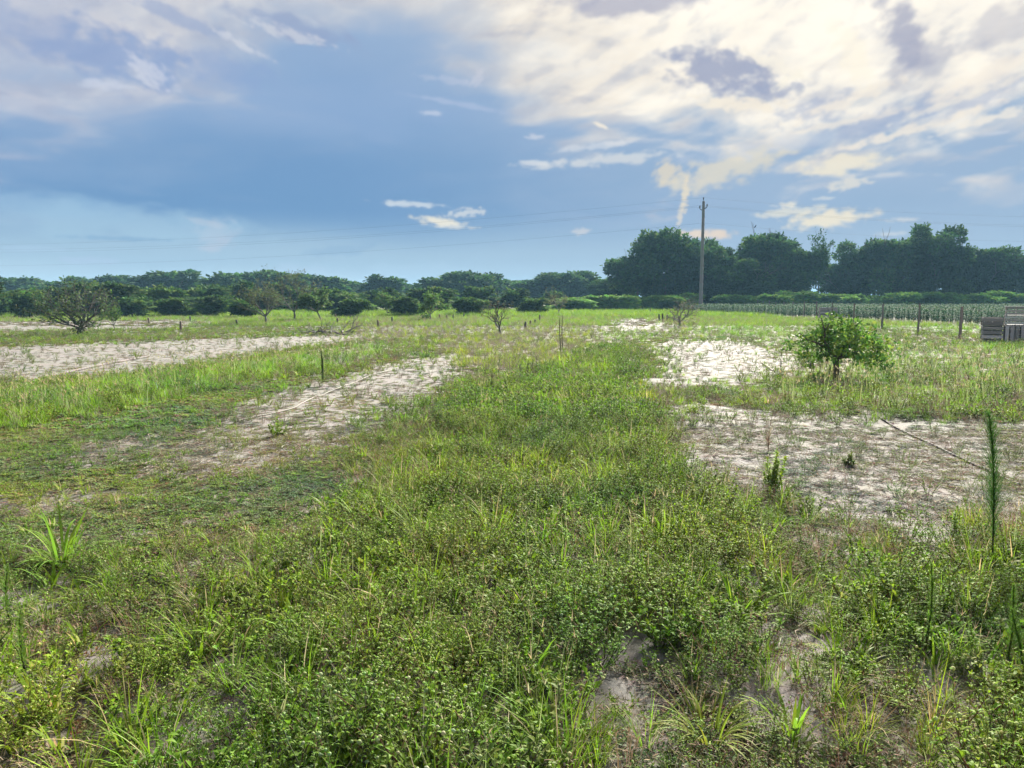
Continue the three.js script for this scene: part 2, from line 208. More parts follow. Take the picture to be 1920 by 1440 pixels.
// ---------------------------------------------------------------- the ground, one sheet out to the horizon
{
  const NX = 520, NZ = 560, pos = [], uv = [], col = [], idx = [];
  const spread = (t, near, far) => { const k = Math.log(far / near + 1); return Math.sign(t) * near * (Math.exp(Math.abs(t) * k) - 1); };
  const rng = chance(12);
  for (let j = 0; j <= NZ; j++) for (let i = 0; i <= NX; i++) {
    const x = spread(i / NX * 2 - 1, 4.5, 1500), t = j / NZ, z = t < 0.06 ? lerp(1500, 2, Math.pow(t / 0.06, 0.15)) : 2 - spread((t - 0.06) / 0.94, 5, 1500);
    pos.push(x, heightAt(x, z), z); uv.push(x / 0.7, z / 0.7);
    const d = Math.hypot(x, z), n = fbm(x * 0.9, z * 0.9, 4), m = fbm(x * 4.3 + 7, z * 4.3, 3), w = fbm(x * 0.17, z * 0.17 + 70, 3);
    const soft = 0.035 * d + 0.05; let sand = 0;
    for (let q = 0; q < 8; q++) sand += within01('sand', x + (rng() - 0.5) * soft, z + (rng() - 0.5) * soft * 2) ? 0.125 : 0;
    // pale sand, greyer where a crust has formed, brown where litter lies
    const fine = smooth(24, 10, d);
    let bare = lerp(lerp(0.16 + 0.3 * w, 0.46 + 0.8 * n + 0.3 * m, fine) * (1 - 0.8 * smooth(35, 60, d)), 0.92 + 0.25 * n, sand);
    if (sand < 0.5 && within01('low', x, z)) bare = Math.max(bare, 0.5 + 0.6 * n + 0.2 * m);
    const heap = smooth(0.05, 0.4, onMound(x, z)); if (heap > 0) bare = lerp(bare, 1, heap);
    bare = clamp(bare + 0.2 * m * sand * smooth(16, 8, d));
    const litter = clamp(0.5 + w * 1.1 + m * 0.5);
    const S = [0.136, 0.128, 0.119], L = [lerp(0.17, 0.125, litter), lerp(0.15, 0.108, litter), lerp(0.11, 0.07, litter)];
    const g = smooth(16, 45, d);
    for (let c = 0; c < 3; c++) { const turf = [0.055, 0.068, 0.028][c]; col.push(lerp(lerp(L[c], turf, g), S[c] * (1 + 0.08 * heap), bare) * (0.93 + 0.14 * rng())); }
  }
  for (let j = 0; j < NZ; j++) for (let i = 0; i < NX; i++) { const a = j * (NX + 1) + i, b = a + 1, c = a + NX + 1, e = c + 1; idx.push(a, b, c, b, e, c); }
  const g = new THREE.BufferGeometry();
  g.setAttribute('position', new THREE.Float32BufferAttribute(pos, 3)); g.setAttribute('uv', new THREE.Float32BufferAttribute(uv, 2)); g.setAttribute('color', new THREE.Float32BufferAttribute(col, 3)); g.setIndex(idx);
  g.computeVertexNormals();
  const mat = new THREE.MeshStandardMaterial({ vertexColors: true, map: grainMap, bumpMap: grainBump, bumpScale: 0.005, roughness: 0.97 });
  mat.name = 'sandy_soil';
  const ground = new THREE.Mesh(g, mat);
  ground.name = 'ground'; ground.receiveShadow = true;
  ground.userData = { kind: 'structure', label: 'flat sandy ground of an old grove, part bare pale sand', category: 'ground' };
  scene.add(ground);
}

// ---------------------------------------------------------------- building tools
const V = (x, y, z) => new THREE.Vector3(x, y, z);
const UPV = V(0, 1, 0);
const tint = (c, k, r) => [c[0] * (1 + (r() - 0.5) * k), c[1] * (1 + (r() - 0.5) * k * 0.8), c[2] * (1 + (r() - 0.5) * k)];
class Maker {                                  // collects triangles with colours
  constructor() { this.p = []; this.c = []; this.i = []; this.n = 0; }
  v(x, y, z, c) { this.p.push(x, y, z); this.c.push(c[0], c[1], c[2]); return this.n++; }
  // a folded leaf: base point, direction, side direction, length, width
  leaf(b, dir, side, L, W, droop, c, fold = 0.18) {
    const ux = side.y * dir.z - side.z * dir.y, uy = side.z * dir.x - side.x * dir.z, uz = side.x * dir.y - side.y * dir.x, s = uy < 0 ? -1 : 1, m = 0.45;
    const B = this.v(b.x, b.y, b.z, c);
    const mx = b.x + dir.x * L * m, my = b.y + dir.y * L * m, mz = b.z + dir.z * L * m, h = W * 0.5, q = s * W * fold;
    const C = this.v(mx, my, mz, c), l = this.v(mx - side.x * h + ux * q, my - side.y * h + uy * q, mz - side.z * h + uz * q, c), r = this.v(mx + side.x * h + ux * q, my + side.y * h + uy * q, mz + side.z * h + uz * q, c);
    const T = this.v(b.x + dir.x * L, b.y + dir.y * L - droop * L, b.z + dir.z * L, c);
    this.i.push(B, C, l, B, r, C, l, C, T, C, r, T);
  }
  // a grass blade bending over
  blade(b, az, lean, L, W, bend, c, seg = 4, tip = null) {
    const ca = Math.cos(az), sa = Math.sin(az), n0 = this.n;
    let x = b.x, y = b.y, z = b.z, a = lean;
    for (let k = 0; k <= seg; k++) {
      const t = k / seg, w = W * 0.5 * (t < 0.35 ? 0.75 + 0.7 * t : 1 - Math.pow((t - 0.35) / 0.65, 1.6)), cc = tip ? [lerp(c[0], tip[0], t), lerp(c[1], tip[1], t), lerp(c[2], tip[2], t)] : c;
      if (k === seg) this.v(x, y, z, cc);
      else { this.v(x - sa * w, y, z + ca * w, cc); this.v(x + sa * w, y, z - ca * w, cc); }
      const s = L / seg; x += ca * Math.sin(a) * s; y += Math.cos(a) * s; z += sa * Math.sin(a) * s; a += bend / seg;
    }
    for (let k = 0; k < seg; k++) { const q = n0 + k * 2; if (k < seg - 1) this.i.push(q, q + 1, q + 2, q + 1, q + 3, q + 2); else this.i.push(q, q + 1, q + 2); }
  }
  // a round limb through points with radii
  limb(pts, radii, sides, c, cEnd = null) {
    const n0 = this.n, d = V(0, 0, 0), a = V(0, 0, 0), b = V(0, 0, 0);
    pts.forEach((p, k) => {
      d.subVectors(pts[Math.min(k + 1, pts.length - 1)], pts[Math.max(k - 1, 0)]).normalize();
      a.set(0.31, 0.2, 0.93).cross(d).normalize(); b.crossVectors(d, a);
      const cc = cEnd ? c.map((v, m) => lerp(v, cEnd[m], k / (pts.length - 1))) : c;
      for (let s = 0; s < sides; s++) { const t = s / sides * Math.PI * 2, u = Math.cos(t) * radii[k], w = Math.sin(t) * radii[k]; this.v(p.x + a.x * u + b.x * w, p.y + a.y * u + b.y * w, p.z + a.z * u + b.z * w, cc); }
    });
    for (let k = 0; k < pts.length - 1; k++) for (let s = 0; s < sides; s++) { const q = n0 + k * sides, e = (s + 1) % sides; this.i.push(q + s, q + e, q + sides + s, q + e, q + sides + e, q + sides + s); }
    const last = n0 + (pts.length - 1) * sides;
    for (let s = 1; s < sides - 1; s++) { this.i.push(last, last + s, last + s + 1); this.i.push(n0, n0 + s + 1, n0 + s); }
  }
  bead(p, r, c, flat = 1) {                    // a small eight-faced bud, rounded
    const n0 = this.n, R = r;
    for (let k = 0; k < 5; k++) { const a = k / 5 * 6.283; this.v(p.x + Math.cos(a) * R, p.y + 0.3 * R * flat, p.z + Math.sin(a) * R, c); }
    for (let k = 0; k < 5; k++) { const a = (k + 0.5) / 5 * 6.283; this.v(p.x + Math.cos(a) * R * 0.8, p.y - 0.55 * R * flat, p.z + Math.sin(a) * R * 0.8, c); }
    const T = this.v(p.x, p.y + R * flat, p.z, c), B = this.v(p.x, p.y - R * flat, p.z, c);
    for (let k = 0; k < 5; k++) { const e = (k + 1) % 5; this.i.push(n0 + k, T, n0 + e, n0 + k, n0 + e, n0 + 5 + k, n0 + 5 + k, n0 + e, n0 + 5 + e, n0 + 5 + k, n0 + 5 + e, B); }
  }
  box(x, y, z, w, h, d, c, turn = 0, rx = 0, rz = 0) {
    const m = new THREE.Matrix4().makeRotationFromEuler(new THREE.Euler(rx, turn, rz)), q = V(0, 0, 0);
    const F = [[[1, 0, 0], [0, 1, 0], [0, 0, 1]], [[-1, 0, 0], [0, 0, 1], [0, 1, 0]], [[0, 1, 0], [0, 0, 1], [1, 0, 0]], [[0, -1, 0], [1, 0, 0], [0, 0, 1]], [[0, 0, 1], [1, 0, 0], [0, 1, 0]], [[0, 0, -1], [0, 1, 0], [1, 0, 0]]];
    for (const [n, a, b] of F) { const k = this.n; for (const [s, t] of [[-1, -1], [1, -1], [1, 1], [-1, 1]]) { q.set((n[0] + a[0] * s + b[0] * t) * w / 2, (n[1] + a[1] * s + b[1] * t) * h / 2, (n[2] + a[2] * s + b[2] * t) * d / 2).applyMatrix4(m); this.v(x + q.x, y + q.y, z + q.z, c); } this.i.push(k, k + 1, k + 2, k, k + 2, k + 3); }
  }
  build() {
    const g = new THREE.BufferGeometry();
    g.setAttribute('position', new THREE.Float32BufferAttribute(this.p, 3)); g.setAttribute('color', new THREE.Float32BufferAttribute(this.c, 3)); g.setIndex(this.i);
    g.computeVertexNormals();
    return g;
  }
}
const leafMat = new THREE.MeshPhysicalMaterial({ vertexColors: true, roughness: 0.94, specularIntensity: 0.12, transmission: 0.45, thickness: 0, clearcoat: 0.08, clearcoatRoughness: 0.42, side: THREE.DoubleSide }); leafMat.name = 'leaf';
const farLeafMat = new THREE.MeshPhysicalMaterial({ vertexColors: true, roughness: 0.95, specularIntensity: 0.12, transmission: 0.25, thickness: 0, side: THREE.DoubleSide }); farLeafMat.name = 'tree_leaf';
const dryMat = new THREE.MeshPhysicalMaterial({ vertexColors: true, roughness: 1, transmission: 0.2, thickness: 0, side: THREE.DoubleSide }); dryMat.name = 'dry_stalk';
const barkMat = new THREE.MeshStandardMaterial({ vertexColors: true, roughness: 0.95 }); barkMat.name = 'bark';
const woodMat = new THREE.MeshStandardMaterial({ vertexColors: true, roughness: 0.9 }); woodMat.name = 'weathered_wood';
const plasticMat = new THREE.MeshStandardMaterial({ vertexColors: true, roughness: 0.85 }); plasticMat.name = 'plastic_pipe';

const taken = new Map();
function numbered(name) { const k = taken.get(name) ?? 0; taken.set(name, k + 1); return k ? name + '_' + String(k).padStart(3, '0') : name; }
function thing(name, label, category, x, z, { turn = 0, group, y = heightAt(x, z) } = {}) {
  const o = new THREE.Group(); o.name = numbered(name); o.position.set(x, y, z); o.rotation.y = turn; o.userData = { label, category };
  if (group) o.userData.group = group;
  scene.add(o);
  return o;
}
function part(parent, name, geometry, material, label) {
  const m = new THREE.Mesh(geometry.isBufferGeometry ? geometry : geometry.build(), material);
  m.name = name; m.castShadow = m.receiveShadow = true; if (label) m.userData.label = label;
  parent.add(m);
  return m;
}
const ORD = ['first', 'second', 'third', 'fourth', 'fifth', 'sixth', 'seventh', 'eighth', 'ninth', 'tenth', 'eleventh', 'twelfth', 'thirteenth', 'fourteenth', 'fifteenth', 'sixteenth', 'seventeenth', 'eighteenth', 'nineteenth', 'twentieth', 'twenty-first', 'twenty-second', 'twenty-third', 'twenty-fourth', 'twenty-fifth', 'twenty-sixth', 'twenty-seventh', 'twenty-eighth', 'twenty-ninth', 'thirtieth'];

// ---------------------------------------------------------------- trees
// limbs fork from a trunk; returns the wood and the twig ends
function limbs(seed, o) {
  const r = chance(seed), wood = new Maker(), tips = [];
  const grow = (p, dir, len, rad, level) => {
    const pts = [p.clone()], rr = [rad], n = level === 0 ? 3 : 3, q = p.clone(), d = dir.clone();
    for (let k = 1; k <= n; k++) {
      d.x += (r() - 0.5) * o.crook; d.z += (r() - 0.5) * o.crook; d.y += (r() - 0.5) * o.crook * 0.6 + o.lift * (level > 0 ? 1 : 0); d.normalize();
      q.addScaledVector(d, len / n); if (q.y < o.floor) q.y = o.floor + r() * 0.05;
      pts.push(q.clone()); rr.push(lerp(rad, rad * o.taper, k / n));
    }
    wood.limb(pts, rr, level < 2 ? 7 : level < 3 ? 5 : 3, tint(o.bark, 0.25, r));
    if (level >= 2) tips.push({ p: pts[n].clone(), d: d.clone(), level }, { p: pts[n - 1].clone(), d: d.clone(), level });
    if (level >= o.levels) return;
    const kids = level === 0 ? o.main : 2 + (r() < o.more ? 1 : 0) + (r() < o.more * 0.4 ? 1 : 0), spin = r() * 6.283;
    for (let k = 0; k < kids; k++) {
      const az = spin + k / kids * 6.283 + (r() - 0.5) * 0.8, open = (level === 0 ? o.open0 : o.open) * (0.7 + 0.6 * r()), side = V(Math.cos(az), 0, Math.sin(az)).cross(d).normalize();
      const nd = d.clone().applyAxisAngle(side.lengthSq() < 0.1 ? V(1, 0, 0) : side, open), from = level === 0 || k < 2 ? pts[n] : pts[1 + Math.floor(r() * (n - 1))];
      grow(from, nd, len * (level === 0 ? o.first : o.shrink) * (0.75 + 0.5 * r()), rr[n] * (level === 0 ? 0.75 : 0.78), level + 1);
    }
  };
  for (const [x, z, dx, dz, s] of o.stems ?? [[0, 0, 0, 0, 1]]) grow(V(x, -0.06, z), V(dx, 1, dz).normalize(), o.trunk * s, o.radius * s, 0);
  return { wood: wood.build(), tips };
}
function leavesAt(seed, tips, o) {
  const r = chance(seed), g = new Maker(), dir = V(0, 0, 0), side = V(0, 0, 0), p = V(0, 0, 0);
  for (const t of tips) {
    if (r() > o.share) continue;
    const c0 = r() < o.young ? o.fresh : o.color;
    for (let k = 0; k < o.per; k++) {
      p.set(t.p.x + (r() - 0.5) * o.around, t.p.y + (r() - 0.5) * o.around, t.p.z + (r() - 0.5) * o.around);
      if (p.y < 0.05) continue;
      dir.set(t.d.x + (r() - 0.5) * 2.4, t.d.y + (r() - 0.5) * 1.8 - 0.1, t.d.z + (r() - 0.5) * 2.4).normalize(); side.set(r() - 0.5, r() - 0.5, r() - 0.5).cross(dir).normalize();
      const L = o.size * (0.6 + 0.7 * r()); g.leaf(p, dir, side, L, L * o.broad, 0.12, tint(c0, 0.4, r), 0.12);
    }
  }
  return g.build();
}
// a full crown: sprays of leaves through several lobes, thick at the outside
function crown(seed, lobes, n, size, c, c2, spread = 1) {
  const r = chance(seed), g = new Maker(), dir = V(0, 0, 0), side = V(0, 0, 0), p = V(0, 0, 0), q = V(0, 0, 0), vol = lobes.map((l) => Math.pow(l[3] * l[4] * l[3], 0.67)), sum = vol.reduce((a, b) => a + b);
  for (let k = 0; k < n; k++) {
    let t = r() * sum, i = 0; while (i < lobes.length - 1 && t > vol[i]) t -= vol[i++];
    const [x, y, z, rx, ry] = lobes[i];
    q.set(r() - 0.5, r() - 0.42, r() - 0.5).normalize();
    const bump = 1 + 0.30 * noise(q.x * 2.3 + i * 7.1 + seed, q.y * 2.3 + q.z * 3.1) + 0.22 * noise(q.x * 6 + i, q.z * 6 + q.y * 5 + seed), rr = Math.pow(r(), 0.28) * bump;
    p.set(x + q.x * rx * rr, y + q.y * ry * rr, z + q.z * rx * rr);
    if (p.y < 0.02) p.y = 0.02 + r() * 0.15;
    const own = ((Math.sin(i * 12.9898 + seed * 78.233) * 43758.5453) % 1 + 1) % 1, cc = tint(r() < 0.1 + 0.5 * own ? c2 : c, 0.45, r).map((v) => v * (0.75 + 0.6 * own)), m = 4;
    for (let s = 0; s < m; s++) {
      dir.set(q.x + (r() - 0.5) * 2.2, q.y + (r() - 0.5) * 2.2 - 0.15, q.z + (r() - 0.5) * 2.2).normalize(); side.set(r() - 0.5, r() - 0.5, r() - 0.5).cross(dir).normalize();
      const L = size * (0.5 + 0.8 * r()), a = g.n;
      const bx = p.x + (r() - 0.5) * size * spread, by = Math.max(0.01, p.y + (r() - 0.5) * size * spread), bz = p.z + (r() - 0.5) * size * spread, w = L * 0.28;
      g.v(bx, by, bz, cc); g.v(bx + dir.x * L * 0.5 + side.x * w, by + dir.y * L * 0.5 + side.y * w, bz + dir.z * L * 0.5 + side.z * w, cc); g.v(bx + dir.x * L * 0.5 - side.x * w, by + dir.y * L * 0.5 - side.y * w, bz + dir.z * L * 0.5 - side.z * w, cc); g.v(bx + dir.x * L, by + dir.y * L, bz + dir.z * L, cc);
      g.i.push(a, a + 1, a + 2, a + 1, a + 3, a + 2);
    }
  }
  return g.build();
}
const BARK = [0.10, 0.085, 0.07], GREYBARK = [0.11, 0.10, 0.09], DARKLEAF = [0.036, 0.078, 0.028], MIDLEAF = [0.06, 0.12, 0.03], PALELEAF = [0.11, 0.16, 0.05];
// lobes of a crown that is 1 wide and 1 high
function lobesOf(seed, n, low) {
  const r = chance(seed), out = [[0, 0.5, 0, 0.3, 0.3]];
  for (let k = 0; k < n; k++) { const a = k / n * 6.283 + r(), q = 0.18 + 0.2 * r(), y = low + (0.86 - low) * r(); out.push([Math.cos(a) * q, y, Math.sin(a) * q, 0.13 + 0.1 * r() * (1.2 - y), 0.10 + 0.08 * r()]); }
  for (let k = 0; k < 3; k++) out.push([(r() - 0.5) * 0.4, 0.78 + 0.12 * r(), (r() - 0.5) * 0.3, 0.10 + 0.07 * r(), 0.08 + 0.06 * r()]);
  return out;
}
const straightTrunk = (seed, rad, h, forks) => limbs(seed, { trunk: h * 0.4, radius: rad, taper: 0.7, crook: 0.25, lift: 0.03, floor: 0.02, levels: forks, main: 3, more: 0.4, open0: 0.5, open: 0.5, first: 0.7, shrink: 0.75, bark: BARK }).wood;

// the far treeline behind the grove: x, z, width, height, kind
const TREELINE_SHAPES = many0(7, (k) => ({ crown: crown(1000 + k, lobesOf(1100 + k, 8, 0.2), 1500, 0.085, DARKLEAF, MIDLEAF), trunk: straightTrunk(1200 + k, 0.022, 0.9, 2) }));
function many0(n, f) { return [...Array(n).keys()].map(f); }
function placeTree(name, label, shape, x, z, w, h, turn, group, colour) {
  const o = thing(name, label, 'tree', x, z, { turn, group });
  const t = part(o, 'trunk', shape.trunk, barkMat), c = part(o, 'crown', shape.crown, colour ?? farLeafMat);
  t.scale.set(w, h, w); c.scale.set(w, h, w);
  return o;
}
const LINE = [   // where each tree stands, its width and its height
  [-102.95, -150, 12, 5.47], [-99.75, -158, 11, 6], [-88.02, -150, 9, 5.27], [-90.58, -165, 9, 6.08], [-77, -150, 10, 6.18], [-72.55, -155, 10, 6.44], [-63.83, -150, 10, 6.59], [-63.97, -165, 9, 5.86], [-53.02, -150, 11, 7.1], [-48.93, -155, 9, 6.86], [-43.68, -148, 9, 7.02], [-40.95, -155, 10, 6.55], [-35.47, -152, 9, 5.83], [-32.72, -160, 9, 5.3], [-27.13, -155, 9, 5.92], [-23.21, -165, 10, 5.19], [-19.83, -170, 7, 4.72],
  [-12.87, -150, 9, 6.39], [-8.94, -148, 9, 7.12], [-5.42, -152, 8, 6.76], [-0.23, -165, 10, 5.3], [4.39, -160, 9, 5.51], [9.04, -155, 9, 7.07], [13.55, -158, 8, 7.07], [18.68, -165, 10, 6.08],
];
LINE.forEach(([x, z, w, h], k) => placeTree('broadleaf_tree', 'dark broadleaf tree in the far treeline, ' + ORD[k] + ' from its left end', TREELINE_SHAPES[k % 7], x, z, w * 1.3, h * (0.95 + 0.05 * Math.sin(k * 2.3)), k * 2.4, 'far treeline'));

// the tall oaks behind the crop
const OAK_SHAPES = many0(4, (k) => ({ crown: crown(1300 + k, lobesOf(1400 + k, 16, 0.14), 7000, 0.042, DARKLEAF, MIDLEAF), trunk: straightTrunk(1500 + k, 0.02, 1.0, 3) }));
const OAKS = [
  [16.52, -128, 8, 5.08, 'lower rounded shoulder tree at the left foot of the big oaks'], [19.68, -122, 10, 8.37, 'broad dark oak left of the utility pole, below the tallest crown'], [23.73, -120, 12, 11.64, 'tallest dark oak crown left of the utility pole'], [30.45, -126, 10, 10.8, 'shaded oak directly behind the utility pole'], [31.76, -118, 11, 9.74, 'vine hung oak just right of the utility pole'], [39.53, -122, 12, 11.81, 'big domed oak crown in the middle of the tall grove'], [42.57, -117, 9, 8.73, 'lower oak on the right flank of the domed oak'], [33.83, -112, 10, 6.91, 'low bushy oak in front of the domed oak'],
  [51.93, -122, 8, 7.39, 'low oak filling the gap right of the bare topped tree'], [55.14, -119, 11, 10.69, 'wide oak second from the right in the tall grove'], [62.14, -124, 8, 10.15, 'narrow oak between the wide oak and the highest crown'], [63.62, -117, 11, 11.86, 'highest oak crown in the right part of the grove'], [70.88, -118, 10, 9.5, 'flat topped oak right of the highest crown'], [75.26, -116, 9, 8.2, 'oak cut by the right edge of the photo'],
];
OAKS.forEach(([x, z, w, h, label], k) => placeTree('oak_tree', label, OAK_SHAPES[k % 4], x, z, w, h, k * 1.9 + 0.4, 'tall oaks behind the crop'));
{ // a thin tree with bare tops between the oaks
  const [x, z] = [46.58, -118], h = 9.1, o = thing('bare_topped_tree', 'thin tree with sparse upright top in the gap between oaks', 'tree', x, z);
  const l = limbs(77, { trunk: h * 0.42, radius: 0.16, taper: 0.7, crook: 0.22, lift: 0.16, floor: 0.3, levels: 4, main: 5, more: 0.8, open0: 0.42, open: 0.34, first: 0.62, shrink: 0.72, bark: BARK });
  part(o, 'trunk', l.wood, barkMat); part(o, 'crown', leavesAt(78, l.tips, { share: 0.75, young: 0.2, fresh: MIDLEAF, color: DARKLEAF, per: 5, around: 0.5, size: 0.34, broad: 0.55 }), farLeafMat);
}
// rank green shrubs along the foot of the oaks
const SHRUB_SHAPES = many0(4, (k) => crown(1600 + k, lobesOf(1700 + k, 9, 0.1).map(([x, y, z, a, b]) => [x, y * 0.95, z, a * 1.25, b * 1.1]), 1400, 0.10, [0.13, 0.26, 0.05], [0.18, 0.31, 0.055]));
const ROWS = [[43.31, -106, 5, 2.3], [45.7, -104, 4.6, 2.2], [49.17, -105, 4.4, 2.0], [51.28, -103, 5.2, 2.5], [55.34, -104, 5, 2.5], [59.27, -104, 5.4, 2.4], [62.1, -103, 4.8, 2.2], [65.56, -104, 4.6, 2.7], [68.25, -103, 4.4, 2.3]];
ROWS.forEach(([x, z, w, h], k) => { const o = thing('shrub', 'bright green shrub along the far crop edge, ' + ORD[k] + ' from its left end', 'shrub', x, z, { turn: k * 2.1, group: 'shrubs along the far crop edge' }); const c = part(o, 'foliage', SHRUB_SHAPES[k % 4], farLeafMat); c.scale.set(w, h, w); });
const LEFTSHRUBS = [[34.28, -104, 6, 2.2], [39.3, -106, 6, 2.6], [30.28, -105, 6, 2.2], [7.58, -96, 5.5, 1.75], [10.3, -100, 6, 2.0], [14.08, -100, 5.5, 2.0], [16.78, -104, 5, 1.9], [20.35, -104, 5.5, 2.1], [23.65, -106, 4.5, 2.4]];
LEFTSHRUBS.forEach(([x, z, w, h], k) => { const o = thing('shrub', k < 3 ? 'low shaded shrub under the domed oak, ' + ['middle', 'right end', 'left end'][k] + ' of three' : 'low green shrub left of the utility pole, ' + ORD[k - 3] + ' from the left', 'shrub', x, z, { turn: k * 1.7, group: k < 3 ? 'shrubs under the domed oak' : 'shrubs left of the utility pole' }); const c = part(o, 'foliage', SHRUB_SHAPES[(k + 1) % 4], farLeafMat); c.scale.set(w, h, w); });

// old citrus trees of the grove, bushy to the ground
const GROVE_SHAPES = many0(6, (k) => ({ crown: crown(1800 + k, lobesOf(1900 + k, 10, 0.22), 1300, 0.10, [0.04, 0.08, 0.025], [0.075, 0.13, 0.03]), trunk: limbs(2000 + k, { trunk: 0.2, radius: 0.03, taper: 0.75, crook: 0.3, lift: 0.02, floor: 0.02, levels: 2, main: 4, more: 0.4, open0: 0.7, open: 0.5, first: 1.3, shrink: 0.75, bark: BARK }).wood }));
const GROVE = [
  [-44.91, -66, 5, 2.7], [-44.83, -70, 5, 2.9], [-37.95, -61, 3.8, 1.75], [-45.55, -78, 6, 3.0], [-39.09, -72, 6, 2.9], [-35.21, -70, 5.5, 2.7], [-41.23, -86, 7, 3.0], [-33.31, -74, 6, 2.3], [-33.8, -80, 6, 2.5], [-33.18, -84, 6, 2.4], [-29.68, -80, 6, 2.6], [-31.03, -90, 6, 2.6], [-27.65, -86, 5, 3.0], [-26.54, -92, 6, 2.5], [-22.97, -88, 6, 2.4], [-19.5, -84, 5.5, 2.3], [-17.89, -84, 6, 2.2], [-17.06, -92, 6, 2.4], [-14.22, -90, 6, 2.5], [-12.66, -96, 6, 2.3], [-8.98, -86, 6, 2.4], [-7.1, -94, 6, 2.4], [-4.58, -98, 6, 2.4], [-2.14, -104, 6, 2.6], [0.55, -100, 5.5, 2.1], [3.34, -108, 5, 2.2], [5.71, -104, 5, 2.0],
];
GROVE.forEach(([x, z, w, h], k) => placeTree('citrus_tree', 'bushy old citrus tree in the left grove row, ' + ORD[k] + ' from its left end', GROVE_SHAPES[k % 6], x, z, w * (0.8 + 0.25 * Math.sin(k * 1.7)), h * (1.0 + 0.3 * Math.sin(k * 2.9 + 1)), k * 1.3, 'old citrus grove'));

const FRONT = [[-31.23, -64, 3, 1.7], [-29.01, -67, 3.2, 1.6], [-25.94, -68, 3, 1.8], [-21.74, -63, 2.6, 1.5], [-13.61, -66, 2.8, 1.6], [-9.25, -68, 3, 1.7], [-3.9, -71, 3.2, 1.7], [2.09, -76, 3, 1.6]];
FRONT.forEach(([x, z, w, h], k) => placeTree('citrus_tree', 'low round citrus tree along the grove front edge, ' + ORD[k] + ' from the left', GROVE_SHAPES[(k + 3) % 6], x, z, w, h, k * 2.2, 'low trees along the grove front'));

// half dead trees standing out in the open
function openTree(name, label, seed, x, z, o, lf) {
  const t = thing(name, label, 'tree', x, z), l = limbs(seed, { taper: 0.72, crook: 0.4, lift: 0.05, floor: 0.06, main: 4, more: 0.5, open0: 0.75, open: 0.55, first: 1.1, shrink: 0.72, bark: GREYBARK, levels: 5, ...o });
  part(t, 'trunk', l.wood, barkMat);
  if (lf) part(t, 'crown', leavesAt(seed + 1, l.tips, { share: 0.5, young: 0.15, fresh: PALELEAF, color: MIDLEAF, per: 3, around: 0.1, size: 0.09, broad: 0.5, ...lf }), leafMat);
  return t;
}
openTree('spreading_tree', 'large half bare spreading tree by the left sand', 31, -19.46, -34.87, { trunk: 0.36, radius: 0.13, main: 6, first: 1.95, shrink: 0.76, open0: 0.9, lift: 0.035, levels: 5, more: 0.8, bark: [0.065, 0.06, 0.055] }, { share: 0.36, per: 3, size: 0.12, around: 0.24, color: [0.05, 0.08, 0.028] });
openTree('sapling', 'small leafy umbrella shaped sapling right of the spreading tree', 33, -20.33, -39.62, { trunk: 0.28, radius: 0.03, first: 1.2, levels: 4, open0: 0.7 }, { share: 0.9, per: 6, size: 0.09, color: MIDLEAF });
openTree('bare_tree', 'bare grey tree left of its twin in the left grass', 35, -15.43, -48.75, { trunk: 0.55, radius: 0.085, first: 1.45, shrink: 0.75, more: 0.8 }, { share: 0.4, size: 0.11, color: [0.07, 0.085, 0.035] });
openTree('bare_tree', 'bare grey tree right of its twin, slightly farther', 37, -15.6, -55.73, { trunk: 0.7, radius: 0.085, first: 1.5, shrink: 0.75, more: 0.7, open0: 0.6 }, { share: 0.35, size: 0.11, color: [0.07, 0.085, 0.035] });
openTree('leafy_tree', 'small leafy tree behind the fallen branches', 39, -13.72, -55.73, { trunk: 0.75, radius: 0.06, first: 0.9, open0: 0.9, levels: 4 }, { share: 1, per: 9, size: 0.2, around: 0.3, color: [0.06, 0.105, 0.035] });
openTree('leafy_tree', 'leaning thin tree with a flat leafy top', 41, -11.72, -73.21, { trunk: 0.7, radius: 0.06, first: 0.7, open0: 1.0, levels: 4, stems: [[0, 0, -0.25, 0, 1]] }, { share: 1, per: 8, size: 0.2, around: 0.3 });
openTree('leafy_tree', 'thin trunked leafy tree left of the bare centre tree', 43, -5.9, -55.73, { trunk: 0.55, radius: 0.06, first: 1.0, open0: 0.7, levels: 4 }, { share: 0.95, per: 7, size: 0.18, around: 0.3 });
openTree('bare_tree', 'crooked bare tree with dark trunk in the centre of the field', 45, -0.47, -33.86, { trunk: 0.36, radius: 0.055, first: 1.35, shrink: 0.74, more: 0.55, open0: 0.7, crook: 0.55, bark: [0.07, 0.065, 0.06] }, { share: 0.1, size: 0.06, color: [0.10, 0.10, 0.05] });
openTree('bare_tree', 'small bare tree far off in front of the low shrubs', 47, 4.38, -73.21, { trunk: 0.5, radius: 0.06, first: 1.5, shrink: 0.75, more: 0.7, open0: 0.6, bark: [0.2, 0.18, 0.15] }, { share: 0.25, color: OLIVELEAF(), size: 0.1 });
openTree('bare_tree', 'wide tangled bare tree left of the utility pole', 49, 9.75, -44.98, { trunk: 0.25, radius: 0.06, main: 6, first: 2.0, shrink: 0.76, more: 0.8, open0: 0.85, lift: -0.02, crook: 0.45, bark: [0.13, 0.12, 0.11] }, { share: 0.14, size: 0.09, color: [0.09, 0.09, 0.06] });
function OLIVELEAF() { return [0.11, 0.12, 0.05]; }

